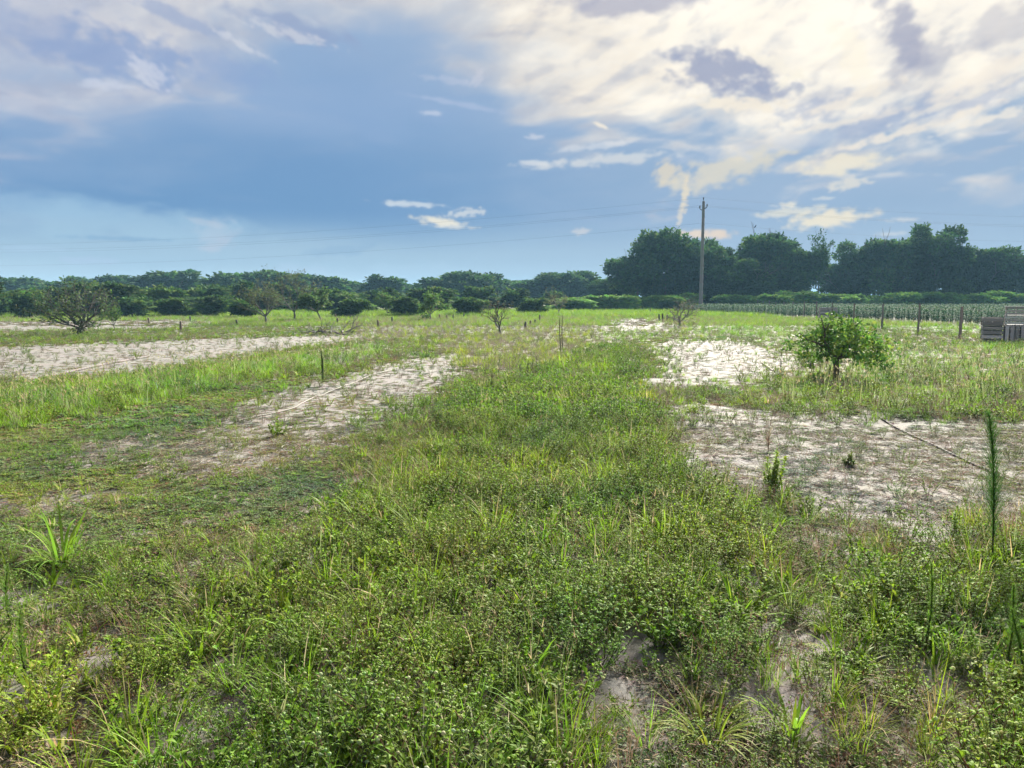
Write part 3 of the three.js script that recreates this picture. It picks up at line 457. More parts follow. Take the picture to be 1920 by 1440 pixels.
{ // the small citrus tree at the edge of the right sand
  const [x, z] = [6.43, -15.27], o = thing('young_citrus_tree', 'low spreading young citrus tree with glossy leaves by the sand', 'tree', x, z);
  const l = limbs(62, { trunk: 0.36, radius: 0.062, taper: 0.8, crook: 0.34, lift: 0.05, floor: 0.18, levels: 3, main: 6, more: 0.5, open0: 0.9, open: 0.5, first: 0.85, shrink: 0.72, bark: [0.09, 0.07, 0.055] });
  part(o, 'trunk', l.wood, barkMat);
  const lobes = [[-0.47, 0.69, 0.05, 0.4, 0.31], [0.47, 0.66, 0, 0.44, 0.33], [0.02, 0.84, -0.05, 0.42, 0.32], [-0.87, 0.73, 0.1, 0.2, 0.14], [0.93, 0.6, 0.05, 0.26, 0.19], [0.1, 0.65, 0.42, 0.42, 0.28], [-0.05, 0.65, -0.45, 0.44, 0.31], [-0.34, 1.09, 0, 0.2, 0.18], [0.28, 1.05, 0.1, 0.24, 0.19], [-0.02, 1.16, -0.1, 0.2, 0.17], [0.62, 0.95, 0.05, 0.22, 0.17], [-0.62, 0.43, 0.2, 0.26, 0.15], [0.71, 0.38, 0.25, 0.28, 0.14]];
  const leaves = crown(64, lobes, 800, 0.09, [0.075, 0.155, 0.03], [0.15, 0.25, 0.035], 1.4);
  part(o, 'crown', leaves, glossLeaf());
}
function glossLeaf() { const m = leafMat.clone(); m.name = 'glossy_leaf'; m.clearcoat = 0.14; m.clearcoatRoughness = 0.5; m.transmission = 0.36; return m; }

// ---------------------------------------------------------------- utility pole and its wires
const POLE = [24.24, -100], POLE_H = 13.9;
{
  const o = thing('utility_pole', 'tall weathered wooden utility pole in front of the oaks', 'utility pole', ...POLE), r = chance(5), lean = 0.004;
  const shaft = new Maker(), pts = [], rad = [];
  for (let k = 0; k <= 14; k++) { const t = k / 14; pts.push(V(lean * t * POLE_H + Math.sin(t * 3) * 0.03, -0.5 + t * (POLE_H + 0.5), 0)); rad.push(lerp(0.25, 0.17, t)); }
  for (let k = 0; k < 14; k++) { const t = k / 14, c = [0.21, 0.19, 0.17]; shaft.limb([pts[k], pts[k + 1]], [rad[k], rad[k + 1]], 12, tint(c, 0.12, r)); }
  part(o, 'shaft', shaft, woodMat);
  const X = lean * POLE_H, steel = [0.13, 0.13, 0.14], dark = [0.06, 0.05, 0.05];
  const insulator = (on, x, y, z) => { const g = new Maker(); g.limb([V(x, y, z), V(x, y + 0.1, z), V(x, y + 0.14, z), V(x, y + 0.2, z), V(x, y + 0.24, z), V(x, y + 0.3, z), V(x, y + 0.36, z)], [0.04, 0.05, 0.1, 0.06, 0.1, 0.06, 0.05], 10, dark); part(on, 'insulator', g, plasticMat); };
  const pin = new Maker(); pin.limb([V(X - 0.04, POLE_H - 0.5, 0.18), V(X - 0.05, POLE_H + 0.15, 0.12)], [0.04, 0.035], 8, steel); insulator(part(o, 'top_pin', pin, woodMat), X - 0.05, POLE_H + 0.12, 0.12);
  for (const s of [-1, 1]) {
    const arm = new Maker(), y = POLE_H - 1.0 + (s > 0 ? 0.18 : 0); arm.limb([V(X, y - 0.15, 0), V(X + s * 0.25, y - 0.05, s * 0.1), V(X + s * 0.42, y + 0.12, s * 0.15)], [0.07, 0.06, 0.05], 8, dark);
    insulator(part(o, 'bracket', arm, woodMat), X + s * 0.42, y + 0.1, s * 0.15);
  }
}
function wire(label, h, side, x1, z1, h1, sag) {
  const a = V(POLE[0] + 0.05, h, POLE[1] + side), b = V(x1, h1, z1 + side), g = new Maker(), pts = [], rad = [];
  for (let k = 0; k <= 60; k++) { const t = k / 60; pts.push(V(lerp(a.x, b.x, t), lerp(a.y, b.y, t) - sag * 4 * t * (1 - t), lerp(a.z, b.z, t))); rad.push(0.007); }
  g.limb(pts, rad, 5, [0.05, 0.05, 0.055]);
  const m = new THREE.Mesh(g.build(), plasticMat); m.name = numbered('power_line'); m.castShadow = true; m.userData = { label, category: 'power line', group: 'power lines on the utility pole' };
  scene.add(m);
  return pts;
}
const PH = POLE_H, LEFT_END = [-143.96, -152], RIGHT_END = [124.26, -104];
wire('topmost power line running left from the pole', PH + 0.42, 0.12, ...LEFT_END, 12.6, 2.6); wire('second power line from the top, running left from the pole', PH - 0.5, -0.15, ...LEFT_END, 12.0, 2.8); wire('third power line from the top, running left from the pole', PH - 0.72, 0.4, ...LEFT_END, 11.4, 2.8); wire('lowest power line running left from the pole', PH - 2.75, 0.22, ...LEFT_END, 8.8, 2.6);
wire('topmost power line running right from the pole', PH + 0.42, 0.12, ...RIGHT_END, 13.9, 2.1); wire('second power line from the top, running right from the pole', PH - 0.5, -0.15, ...RIGHT_END, 13.2, 2.3); wire('third power line from the top, running right from the pole', PH - 0.72, 0.4, ...RIGHT_END, 12.9, 2.3);
const lowRight = wire('lowest power line running right from the pole', PH - 2.75, 0.22, ...RIGHT_END, 10.8, 2.1);
{ // a bird on the lowest wire
  const p = lowRight.reduce((a, b) => (Math.abs(b.x - 31.0) < Math.abs(a.x - 31.0) ? b : a)), o = thing('bird', 'small dark bird perched on the lowest right power line', 'bird', p.x, p.z, { y: p.y + 0.015 }), g = new Maker(), c = [0.03, 0.03, 0.035];
  g.limb([V(-0.16, -0.06, 0), V(-0.08, 0.0, 0), V(0, 0.1, 0), V(0.05, 0.17, 0), V(0.07, 0.22, 0), V(0.1, 0.27, 0), V(0.14, 0.28, 0), V(0.19, 0.27, 0)], [0.02, 0.035, 0.075, 0.07, 0.045, 0.05, 0.03, 0.005], 8, c);
  for (const s of [-1, 1]) g.limb([V(0.01, 0.06, s * 0.02), V(0.01, 0.0, s * 0.02)], [0.008, 0.006], 4, c);
  part(o, 'body', g, plasticMat);
}

// ---------------------------------------------------------------- wire fence along the crop
{
  const o = thing('wire_fence', 'wire fence on wooden posts along the crop', 'fence', 0, 0, { y: 0 }), r = chance(8), ds = [24, 29.9, 34.9, 41.2, 47.6, 54, 60, 66, 72, 78, 84, 90, 96, 102];
  const tops = ds.map((d, k) => {
    const x = fenceX(d) + (r() - 0.5) * 0.1, z = -d, y = heightAt(x, z), h = 1.28 + 0.12 * r(), g = new Maker(), lx = (r() - 0.5) * 0.09, lz = (r() - 0.5) * 0.09, rad = 0.046 + 0.014 * r(), c = tint([0.15, 0.135, 0.115], 0.25, r), pts = [], rr = [];
    for (let m = 0; m <= 6; m++) { const t = m / 6; pts.push(V(x + lx * t + (r() - 0.5) * 0.012, y - 0.1 + t * (h + 0.1), z + lz * t + (r() - 0.5) * 0.012)); rr.push(rad * (1 + (r() - 0.5) * 0.1 - 0.08 * t)); }
    g.limb(pts, rr, 9, c, c.map((v) => v * 1.12)); part(o, 'fence_post', g, woodMat);
    return { x, y, z, lx, lz };
  });
  for (const h of [0.3, 0.62, 0.94, 1.2]) { const g = new Maker(), pts = []; tops.forEach((p, k) => { pts.push(V(p.x + p.lx * h - 0.07, p.y + h, p.z)); if (k < tops.length - 1) { const q = tops[k + 1]; pts.push(V((p.x + q.x) / 2 - 0.07, (p.y + q.y) / 2 + h - 0.03, (p.z + q.z) / 2)); } }); g.limb(pts, pts.map(() => 0.0022), 4, [0.16, 0.13, 0.11]); part(o, 'wire', g, woodMat); }
}

// ---------------------------------------------------------------- the crop behind the fence
{
  const r = chance(21), shapes = many0(5, (s) => {
    const g = new Maker(), q = chance(2100 + s), c = [0.045, 0.095, 0.045];
    g.limb([V(0, -0.03, 0), V(0.01, 0.45, 0.01), V(0, 0.85, 0)], [0.02, 0.016, 0.01], 4, [0.13, 0.16, 0.09]);
    for (let k = 0; k < 16; k++) { const t = k / 16, az = k * 2.4 + q(); g.blade(V(0, 0.15 + 0.75 * t, 0), az, 0.35 + 0.5 * q(), (0.5 - 0.18 * t) * (0.75 + 0.5 * q()), 0.085, 1.6 + q(), tint(q() < 0.12 ? [0.085, 0.125, 0.085] : c, 0.4, q), 4); }
    return g.build();
  }), lists = shapes.map(() => []);
  for (let x = 22; x < 84; x += 0.7) for (let d = 40; d < 101; d += 0.36) {
    if (x < 28.4 - (d - 45) * 0.17 + 0.4 * noise(d * 0.3, 3) || x > 0.74 * d + 6) continue;
    lists[Math.floor(r() * 5)].push([x + (r() - 0.5) * 0.55, -d + (r() - 0.5) * 0.3, 0.5 + 0.6 * r(), r() * 6.283]);
  }
  const o = new THREE.Group(); o.name = 'crop_field'; o.userData = { label: 'field of grey green leafy crop plants behind the fence', category: 'crop', kind: 'stuff' }; scene.add(o);
  const m = new THREE.Matrix4(), q = new THREE.Quaternion();
  shapes.forEach((g, v) => { const im = new THREE.InstancedMesh(g, farLeafMat, lists[v].length); im.name = 'crop_plants'; im.userData.kind = 'stuff'; im.castShadow = im.receiveShadow = true; lists[v].forEach(([x, z, s, t], k) => im.setMatrixAt(k, m.compose(V(x, heightAt(x, z), z), q.setFromAxisAngle(UPV, t), V(s, s, s)))); o.add(im); });
}

// ---------------------------------------------------------------- slatted wooden field crates
const WOODS = [[0.33, 0.31, 0.295], [0.22, 0.205, 0.195], [0.46, 0.445, 0.43], [0.16, 0.148, 0.14]];
const slatGeo = (w, h, d, seed) => WOODS.map((c, k) => { const g = new Maker(), r = chance(seed + k); const b = 0.004; g.box(0, 0, 0, w, h - b * 2, d, tint(c, 0.1, r)); g.box(0, 0, 0, w - b * 2, h, d - b, tint(c, 0.1, r)); return g.build(); });
const CL = 0.66, CH = 0.31, CD = 0.33, LONG = slatGeo(CL, 0.108, 0.012, 1), BACK = slatGeo(CL, 0.15, 0.012, 5), FLOOR = slatGeo(CL - 0.004, 0.012, 0.07, 9), END = slatGeo(0.018, 0.12, CD - 0.03, 17), POST = slatGeo(0.03, CH, 0.03, 25);
let crateSeed = 300;
function crate(label, x, y, z, ry, pose, group) {      // pose: 'flat', 'side' (open towards the viewer) or 'end' (stood on end)
  const o = thing('field_crate', label, 'crate', x, z, { y, turn: ry, group }), r = chance(crateSeed++), frame = new THREE.Matrix4();
  if (pose === 'side') frame.makeRotationX(Math.PI / 2).setPosition(0, CD / 2, -CH / 2);
  else if (pose === 'end') frame.makeRotationZ(Math.PI / 2).setPosition(CH / 2, CL / 2, 0);
  else if (pose === 'bottom') frame.makeRotationX(-Math.PI / 2).setPosition(0, CD / 2, CH / 2);
  const add = (name, geos, px, py, pz) => { const m = part(o, name, geos[Math.floor(r() * 4)], woodMat); m.applyMatrix4(new THREE.Matrix4().makeRotationZ((r() - 0.5) * 0.012).setPosition(px, py, pz).premultiply(frame)); };
  for (const s of [-1, 1]) { for (let k = 0; k < 2; k++) add('side_slat', s > 0 ? LONG : BACK, 0, s > 0 ? 0.07 + k * 0.155 : 0.077 + k * 0.153, s * (CD / 2 - 0.006)); for (let k = 0; k < 2; k++) add('end_slat', END, s * (CL / 2 - 0.03), 0.072 + k * 0.155, 0); }
  add('divider', END, 0, 0.09, 0);
  for (let k = 0; k < 3; k++) add('bottom_slat', FLOOR, 0, 0.008, -0.1 + k * 0.1);
  for (const a of [-1, 1]) for (const b of [-1, 1]) add('corner_post', POST, a * (CL / 2 - 0.055), CH / 2, b * (CD / 2 - 0.03));
  return o;
}
{ // the stack at the right edge
  const [bx, bz] = [17.03, -28.12], y0 = heightAt(bx, bz) - 0.005, turn = -0.42, ca = Math.cos(turn), sa = Math.sin(turn), at = (u, w) => [bx + u * ca + w * sa, bz - u * sa + w * ca];
  // block by block from the left: position along the stack, height above ground, pose, and where it sits
  const PLACES = [
    [0.34, 0, 'flat', 'bottom crate of the low left column'], [0.345, 0.313, 'flat', 'middle crate of the low left column'], [0.33, 0.626, 'flat', 'top crate of the low left column'],
    [0.86, 0, 'end', 'upended crate at ground level, first right of the low column'], [1.18, 0, 'end', 'upended crate at ground level, second right of the low column'], [1.02, 0.664, 'bottom', 'crate on its side above two upended ones'], [1.03, 0.998, 'bottom', 'topmost crate on its side in the first tall column'],
    [1.72, 0, 'bottom', 'crate on its side at ground level in the second tall column'], [1.71, 0.334, 'bottom', 'crate on its side, second level of the second tall column'], [1.55, 0.668, 'end', 'upended crate on top of the second tall column'],
  ];
  PLACES.forEach(([u, h, pose, text], k) => { const [x, z] = at(u, (k % 3) * 0.015); crate('weathered ' + text, x, y0 + h, z, turn + (k % 3 - 1) * 0.012, pose, 'crates stacked by the fence'); });
}
{ // the small far stack behind the young citrus tree
  const [bx, bz] = [24.42, -60], y0 = heightAt(bx, bz) - 0.005;
  for (let c = 0; c < 2; c++) for (let k = 0; k < 3; k++) crate('slatted crate in the small far stack, ' + ['bottom', 'middle', 'top'][k] + ' of its ' + ['left', 'right'][c] + ' column', bx + (c - 0.5) * 0.68, y0 + k * (CH + 0.003), bz + (k % 2) * 0.03, 0.05 * (k - 1), 'flat', 'far crate stack');
}

// ---------------------------------------------------------------- irrigation pipes lying on the ground
function pipe(name, label, pts, rad, c, mat = plasticMat) {
  const curve = new THREE.CatmullRomCurve3(pts.map(([x, z]) => V(x, heightAt(x, z) + rad * 0.75, z))), n = pts.length * 10, ps = curve.getPoints(n), g = new Maker(), r = chance(Math.round(rad * 1e5 + pts[0][0] * 100));
  ps.forEach((p) => { p.y = heightAt(p.x, p.z) + rad * 0.75; });
  for (let k = 0; k < n; k++) g.limb([ps[k], ps[k + 1]], [rad, rad], 8, tint(c, 0.18, r));
  const m = new THREE.Mesh(g.build(), mat); m.name = numbered(name); m.castShadow = m.receiveShadow = true; m.userData = { label, category: 'pipe' }; scene.add(m);
}
pipe('irrigation_pipe', 'thin brown pole like pipe slanting across the right sand', [[5, -10.55], [4.74, -8.93], [4.54, -7.7], [4.44, -6.94], [4.4, -6.57]], 0.0135, [0.042, 0.033, 0.027], barkMat);
pipe('irrigation_hose', 'pale plastic hose winding over the middle sand', [[-3.62, -10.08], [-3.4, -10.6], [-3.24, -11.22], [-3.22, -12.52], [-3.1, -13.97], [-2.94, -15.69], [-2.68, -17.61], [-2.26, -19.23], [-1.94, -20.07]], 0.012, [0.13, 0.12, 0.1]);
pipe('irrigation_hose', 'dark hose lying along the far left sand', [[-10.54, -14.06], [-9.84, -14.78], [-9.64, -15.8], [-9.78, -17.22], [-9.87, -18.76], [-10.14, -21.57]], 0.028, [0.09, 0.075, 0.07]);
pipe('irrigation_hose', 'short piece of black hose in the left foreground sand', [[-3.24, -5.88], [-3.18, -5.97], [-3.06, -6.02], [-2.89, -5.99]], 0.013, [0.018, 0.018, 0.02]);
pipe('stick', 'pale dead stick on the sand left of the young citrus', [[6.17, -19.07], [5.94, -17.89], [5.76, -16.96]], 0.018, [0.3, 0.26, 0.21], woodMat);

// ---------------------------------------------------------------- fallen branches
{
  const o = thing('brush_pile', 'pile of dead grey branches in the left grass', 'branches', -8.1, -34.36), r = chance(91), bark = [0.13, 0.12, 0.11];
  for (let k = 0; k < 9; k++) {
    const l = limbs(910 + k, { trunk: 0.35, radius: 0.035, taper: 0.75, crook: 0.5, lift: 0, floor: 0.03, levels: 4, main: 3, more: 0.6, open0: 0.5, open: 0.5, first: 0.9, shrink: 0.72, bark });
    const m = part(o, 'branch', l.wood, barkMat), u = (k / 8 - 0.5) * 1.5; m.position.set(u, 0.06 + 0.08 * r(), (r() - 0.5) * 0.5); m.rotation.set((r() - 0.5) * 0.8, r() * 6, (u < 0 ? 1 : -1) * (1.15 + 0.3 * r()));
  }
}

// ---------------------------------------------------------------- stumps and stakes left from the grove
[[-23.83, -50.87, 0.35, 'brown'], [-16.12, -37.70, 0.5, 'brown'], [-22.57, -54.43, 0.35, 'dark'], [-15.97, -44.98, 0.35, 'dark'], [-14.02, -61.62, 0.35, 'brown'], [-10.97, -48.75, 0.35, 'dark'], [-12.19, -58.53, 0.35, 'dark'], [-7.35, -42.52, 0.4, 'brown'], [-7.71, -49.79, 0.42, 'dark'], [-5.47, -58.53, 0.4, 'brown'], [-4.91, -58.53, 0.35, 'brown'], [-4.43, -58.53, 0.4, 'dark'], [-3.92, -63.29, 0.42, 'dark'], [0.73, -42.52, 0.32, 'dark'], [1.10, -45.87, 0.3, 'brown'], [1.41, -47.75, 0.3, 'dark'], [1.90, -53.19, 0.5, 'brown'], [13.90, -78.10, 0.6, 'brown'], [10.33, -54.43, 0.5, 'dark'], [10.32, -53.19, 0.55, 'dark'], [10.89, -54.43, 0.45, 'brown'], [6.95, -17.89, 0.1, 'dark']].forEach(([x, z, h, c], k) => {
  const o = thing('stake', 'short ' + c + ' stake in the grass, ' + ORD[k] + ' from the left among the stakes', 'stake', x, z, { group: 'stakes in the old grove' }), g = new Maker(), r = chance(950 + k), col = c === 'dark' ? [0.035, 0.03, 0.03] : [0.14, 0.10, 0.07];
  g.limb([V(0, -0.05, 0), V((r() - 0.5) * 0.03, h * 0.5, 0), V((r() - 0.5) * 0.05, h, (r() - 0.5) * 0.03), V((r() - 0.5) * 0.05, h + 0.03, 0)], [0.055, 0.06, 0.05, 0.03], 7, col);
  part(o, 'post', g, woodMat);
});

// ---------------------------------------------------------------- single plants that stand out
// feathery dog fennel: a stem with fine thread leaves
function fennel(label, x, z, h, width, seed, c, bare = 0.22, lean = 0) {
  const o = thing('feathery_weed', label, 'plant', x, z), r = chance(seed), stem = new Maker(), leaf = new Maker(), pts = [], rad = [];
  for (let k = 0; k <= 8; k++) { const t = k / 8; pts.push(V(lean * t * t * h + Math.sin(t * 5 + seed) * 0.008, -0.02 + t * h, Math.sin(t * 4) * 0.008)); rad.push(lerp(0.006, 0.0015, t)); }
  stem.limb(pts, rad, 6, [0.075, 0.08, 0.035]); part(o, 'stem', stem, leafMat);
  for (let k = 0; k < 1000 * h; k++) { const t = bare + (1 - bare) * Math.pow(r(), 0.85), i = Math.min(7, Math.floor(t * 8)), p = pts[i].clone().lerp(pts[i + 1], t * 8 - i), w = width * Math.min(1, (t - bare) * 4 + 0.35) * (1 - 0.75 * Math.pow(t, 3)); leaf.blade(p, r() * 6.283, 0.35 + 0.75 * r(), w * (0.5 + 0.9 * r()), 0.0028, -0.5 + 0.6 * r(), tint(c, 0.35, r), 2); }
  part(o, 'leaves', leaf, leafMat);
}
fennel('tall dark feathery weed standing alone near the right edge', 2.8, -4.36, 0.98, 0.165, 41, [0.046, 0.111, 0.021], 0.24, -0.09);
fennel('slim pale feathery weed in the right foreground', 1.85, -3.3, 0.46, 0.045, 42, [0.091, 0.172, 0.019], 0.25);
fennel('feathery weed in the right foreground beside the frame edge', 2.12, -3.17, 0.42, 0.06, 43, [0.085, 0.163, 0.019], 0.2, 0.05);
fennel('leaning feathery weed cut by the right frame edge', 2.11, -3.06, 0.36, 0.06, 44, [0.077, 0.154, 0.019], 0.1, -0.12);
fennel('feathery weed in the left foreground near the frame edge', -2.01, -3.04, 0.36, 0.05, 45, [0.091, 0.172, 0.021], 0.2);
fennel('feathery weed behind its neighbour in the left foreground', -2.44, -3.61, 0.34, 0.05, 46, [0.085, 0.163, 0.021], 0.2);
// a clump of long broad blades
function clump(label, x, z, n, L, W, seed, c) { const o = thing('grass_clump', label, 'grass clump', x, z), r = chance(seed), g = new Maker(); for (let k = 0; k < n; k++) { const az = r() * 6.283; g.blade(V(Math.cos(az) * 0.04, -0.01, Math.sin(az) * 0.04), az + (r() - 0.5) * 0.7, 0.15 + 0.6 * r(), L * (0.6 + 0.55 * r()), W * (0.75 + 0.5 * r()), 0.5 + 1.5 * r(), tint(c, 0.3, r), 7); } part(o, 'blades', g, leafMat); }
clump('large clump of broad bright grass blades in the left foreground', -2.7, -4.5, 46, 0.4, 0.015, 51, [0.13, 0.235, 0.02]);
clump('tuft of bright grass beside the pale sand patch', -1.48, -4.38, 40, 0.26, 0.008, 52, [0.120, 0.215, 0.019]);
clump('dark green broad grass tuft deep in the centre weeds', 0.57, -4.21, 26, 0.3, 0.016, 53, [0.059, 0.129, 0.019]);
clump('bright yellow green grass clump in the centre left weeds', -0.61, -5.04, 60, 0.36, 0.009, 54, [0.140, 0.232, 0.019]);
clump('long bladed grass clump in the bottom right weeds', 1.81, -3.7, 30, 0.3, 0.014, 55, [0.113, 0.197, 0.023]);
clump('yellowing grass clump at the bottom edge right of centre', 0.73, -2.69, 60, 0.26, 0.007, 56, [0.161, 0.206, 0.023]);
clump('low grass clump with reddish base by the bare patch', 1.44, -3.13, 26, 0.2, 0.01, 57, [0.133, 0.172, 0.028]);
// small leafy plants on the sand
function seedling(label, x, z, h, seed, stems, wide, c) {
  const o = thing('seedling', label, 'plant', x, z), r = chance(seed), stem = new Maker(), lf = new Maker(), dir = V(0, 0, 0), side = V(0, 0, 0);
  for (let s = 0; s < stems; s++) {
    const az = s * 2.4 + r(), L = h * (s ? 0.45 + 0.45 * r() : 1), out = s ? wide * (0.4 + 0.7 * r()) : 0.02, pts = [], rad = [];
    for (let k = 0; k <= 6; k++) { const t = k / 6; pts.push(V(Math.cos(az) * out * Math.sqrt(t) + (r() - 0.5) * 0.012, -0.02 + L * t, Math.sin(az) * out * Math.sqrt(t) + (r() - 0.5) * 0.012)); rad.push(lerp(0.004, 0.0015, t)); }
    stem.limb(pts, rad, 5, [0.09, 0.08, 0.04]);
    for (let k = 0; k < 110 * L / 0.3; k++) { const t = 0.08 + 0.92 * r(), q = Math.min(5, Math.floor(t * 6)), p = pts[q].clone().lerp(pts[q + 1], t * 6 - q), a = r() * 6.283, u = 0.2 + 0.9 * r(), S = (0.036 + 0.036 * r()) * (1.1 - 0.4 * t); dir.set(Math.cos(a) * Math.cos(u), Math.sin(u), Math.sin(a) * Math.cos(u)); side.set(-Math.sin(a), (r() - 0.5) * 0.6, Math.cos(a)).normalize(); lf.leaf(p, dir, side, S, S * 0.36, 0.2, tint(c, 0.4, r)); }
  }
  part(o, 'stem', stem, barkMat); part(o, 'leaves', lf, leafMat);
}
seedling('upright yellow green seedling bush on the right sand', 2.19, -6.35, 0.37, 71, 9, 0.11, [0.19, 0.28, 0.03]);
seedling('small leafy plant on the middle left sand', -2.78, -9.03, 0.24, 73, 6, 0.12, [0.16, 0.24, 0.03]);
seedling('dull leafy weed beside the thin pipe on the sand', 3.26, -7.35, 0.16, 75, 5, 0.08, [0.108, 0.154, 0.033]);
// tall single stalks
function stalk(label, x, z, h, rad, seed, c, bladed) {
  const o = thing('weed_stalk', label, 'plant', x, z), r = chance(seed), g = new Maker(), pts = [], rr = [];
  for (let k = 0; k <= 6; k++) { const t = k / 6; pts.push(V(Math.sin(t * 3 + seed) * 0.02 * h, -0.03 + t * h, Math.cos(t * 2 + seed) * 0.015)); rr.push(rad * (1 - 0.6 * t)); }
  g.limb(pts, rr, 5, c); part(o, 'stem', g, leafMat);
  const lf = new Maker();
  for (let k = 0; k < (bladed ? 5 : 24); k++) { const t = bladed ? 0.05 + 0.3 * r() : 0.2 + 0.75 * r(), i = Math.min(5, Math.floor(t * 6)), p = pts[i].clone().lerp(pts[i + 1], t * 6 - i); lf.blade(p, r() * 6.283, bladed ? 0.05 : 0.4 + 0.4 * r(), bladed ? h * (0.5 + 0.4 * r()) : 0.07 + 0.05 * r(), bladed ? 0.035 : 0.014, 0.2, tint(c, 0.3, r), 4); }
  part(o, 'leaves', lf, leafMat);
}
stalk('single thick green stalk on the edge of the middle sand', -3.72, -15.07, 0.66, 0.022, 1, [0.086, 0.125, 0.039], true);
stalk('tall twin stalk left of the green strip, first of two', 1.45, -23.31, 1.05, 0.02, 2, [0.133, 0.140, 0.078], false);
stalk('tall twin stalk left of the green strip, second of two', 1.54, -23.54, 1.1, 0.02, 3, [0.133, 0.140, 0.078], false);
[[-0.33, -12.52, 0.42], [-0.26, -15.27, 0.45], [-0.10, -12.18, 0.4], [0.16, -14.97, 0.38], [0.31, -14.88, 0.42], [0.42, -15.27, 0.46], [0.53, -16.60, 0.4]].forEach(([x, z, h], k) => stalk('thin grey green weed stalk in the mid field, ' + ORD[k] + ' of seven from the left', x, z, h, 0.009, 10 + k, [0.101, 0.117, 0.055], false));
stalk('thin lone stalk left of the young citrus tree', 5.14, -14.69, 0.62, 0.008, 21, [0.109, 0.117, 0.062], false);
stalk('thin dry stalk on the right sand behind the seedling', 2.71, -8.03, 0.3, 0.006, 22, [0.195, 0.156, 0.109], false);
stalk('thin stalk beside the tangled bare tree', 7.73, -35.95, 0.9, 0.012, 23, [0.125, 0.109, 0.078], false);

// ---------------------------------------------------------------- the plants that cover the ground
const GREEN = [0.125, 0.218, 0.015], LIME = [0.16, 0.265, 0.018], OLIVE = [0.13, 0.172, 0.03], TAN = [0.27, 0.215, 0.135], RUST = [0.17, 0.11, 0.065], STRAW = [0.30, 0.27, 0.15], BUD = [0.38, 0.43, 0.2];
// a leafy weed with opposite leaves and a pale round flower head on each shoot
function budWeed(seed, h, stems, big = 1, buds = 0.6) {
  const r = chance(seed), g = new Maker(), dir = V(0, 0, 0), side = V(0, 0, 0), p = V(0, 0, 0);
  const shoot = (x, y, z, az, lean, len, c) => {
    const nodes = Math.max(3, Math.round(len / (0.036 * Math.sqrt(big)))), pts = [], rad = [];
    let a = lean; p.set(x, y, z);
    const stemC = tint(r() < 0.35 ? [0.15, 0.09, 0.05] : [0.11, 0.14, 0.05], 0.3, r);
    for (let k = 0; k <= nodes; k++) {
      pts.push(p.clone()); rad.push(lerp(0.0022, 0.001, k / nodes) * big);
      if (k > 0) {
        const t = k / nodes, turn = az + (k % 2) * 1.57 + (r() - 0.5) * 0.9;
        for (const s of [0, Math.PI]) {
          if (r() < 0.12 && k < nodes) continue;
          const la = turn + s + (r() - 0.5) * 0.5, up = 0.15 + 0.75 * t + (r() - 0.5) * 0.6, L = (0.020 + 0.020 * r()) * big * (1 - 0.25 * t), ce = Math.cos(up);
          dir.set(Math.cos(la) * ce, Math.sin(up), Math.sin(la) * ce); side.set(-Math.sin(la), (r() - 0.5) * 0.5, Math.cos(la)).normalize();
          const lc = tint(c, 0.35, r);
          g.leaf(p, dir, side, L, L * (0.30 + 0.14 * r()), 0.15 + 0.3 * r(), lc);
          if (r() < 0.5) { const lb = la + (r() - 0.5) * 2; dir.set(Math.cos(lb) * 0.8, 0.6, Math.sin(lb) * 0.8); side.set(-Math.sin(lb), 0, Math.cos(lb)); g.leaf(p, dir, side, L * 0.6, L * 0.22, 0.1, tint(c, 0.4, r)); }
        }
      }
      const s = len / nodes;
      p.x += Math.cos(az) * Math.sin(a) * s + (r() - 0.5) * s * 0.3; p.y += Math.cos(a) * s; p.z += Math.sin(az) * Math.sin(a) * s + (r() - 0.5) * s * 0.3; a *= 0.88;
    }
    g.limb(pts, rad, 3, stemC);
    if (r() < buds) { const q = pts[pts.length - 1]; g.bead(V(q.x, q.y + 0.004, q.z), (0.0048 + 0.0038 * r()) * Math.sqrt(big), tint(BUD, 0.25, r)); }
    return pts;
  };
  for (let s = 0; s < stems; s++) {
    const az = s / stems * 6.283 + r() * 1.2, c = r() < 0.15 ? OLIVE : GREEN, len = h * (0.6 + 0.45 * r());
    const pts = shoot(Math.cos(az) * 0.012, -0.01, Math.sin(az) * 0.012, az, 0.25 + 0.75 * r(), len, c);
    for (let k = 0; k < 2; k++) if (r() < 0.75) { const q = pts[Math.floor(pts.length * (0.35 + 0.45 * r()))]; shoot(q.x, q.y, q.z, az + (r() - 0.5) * 3, 0.5 + 0.4 * r(), len * (0.25 + 0.25 * r()), c); }
  }
  return g.build();
}
function grassTuft(seed, n, h, w, spread, bend, c, dead = 0.15, seg = 4) {
  const r = chance(seed), g = new Maker(), b = V(0, 0, 0);
  for (let k = 0; k < n; k++) {
    const az = r() * 6.283, q = Math.sqrt(r()) * spread, cc = r() < dead ? tint(STRAW, 0.3, r) : tint(c, 0.35, r);
    b.set(Math.cos(az) * q, -0.01, Math.sin(az) * q);
    g.blade(b, az + (r() - 0.5) * 1.4, 0.1 + 0.5 * r(), h * (0.45 + 0.6 * r()), w * (0.7 + 0.6 * r()), bend * (0.3 + 1.1 * r()), cc, seg, r() < 0.3 ? tint(LIME, 0.3, r) : null);
  }
  return g.build();
}
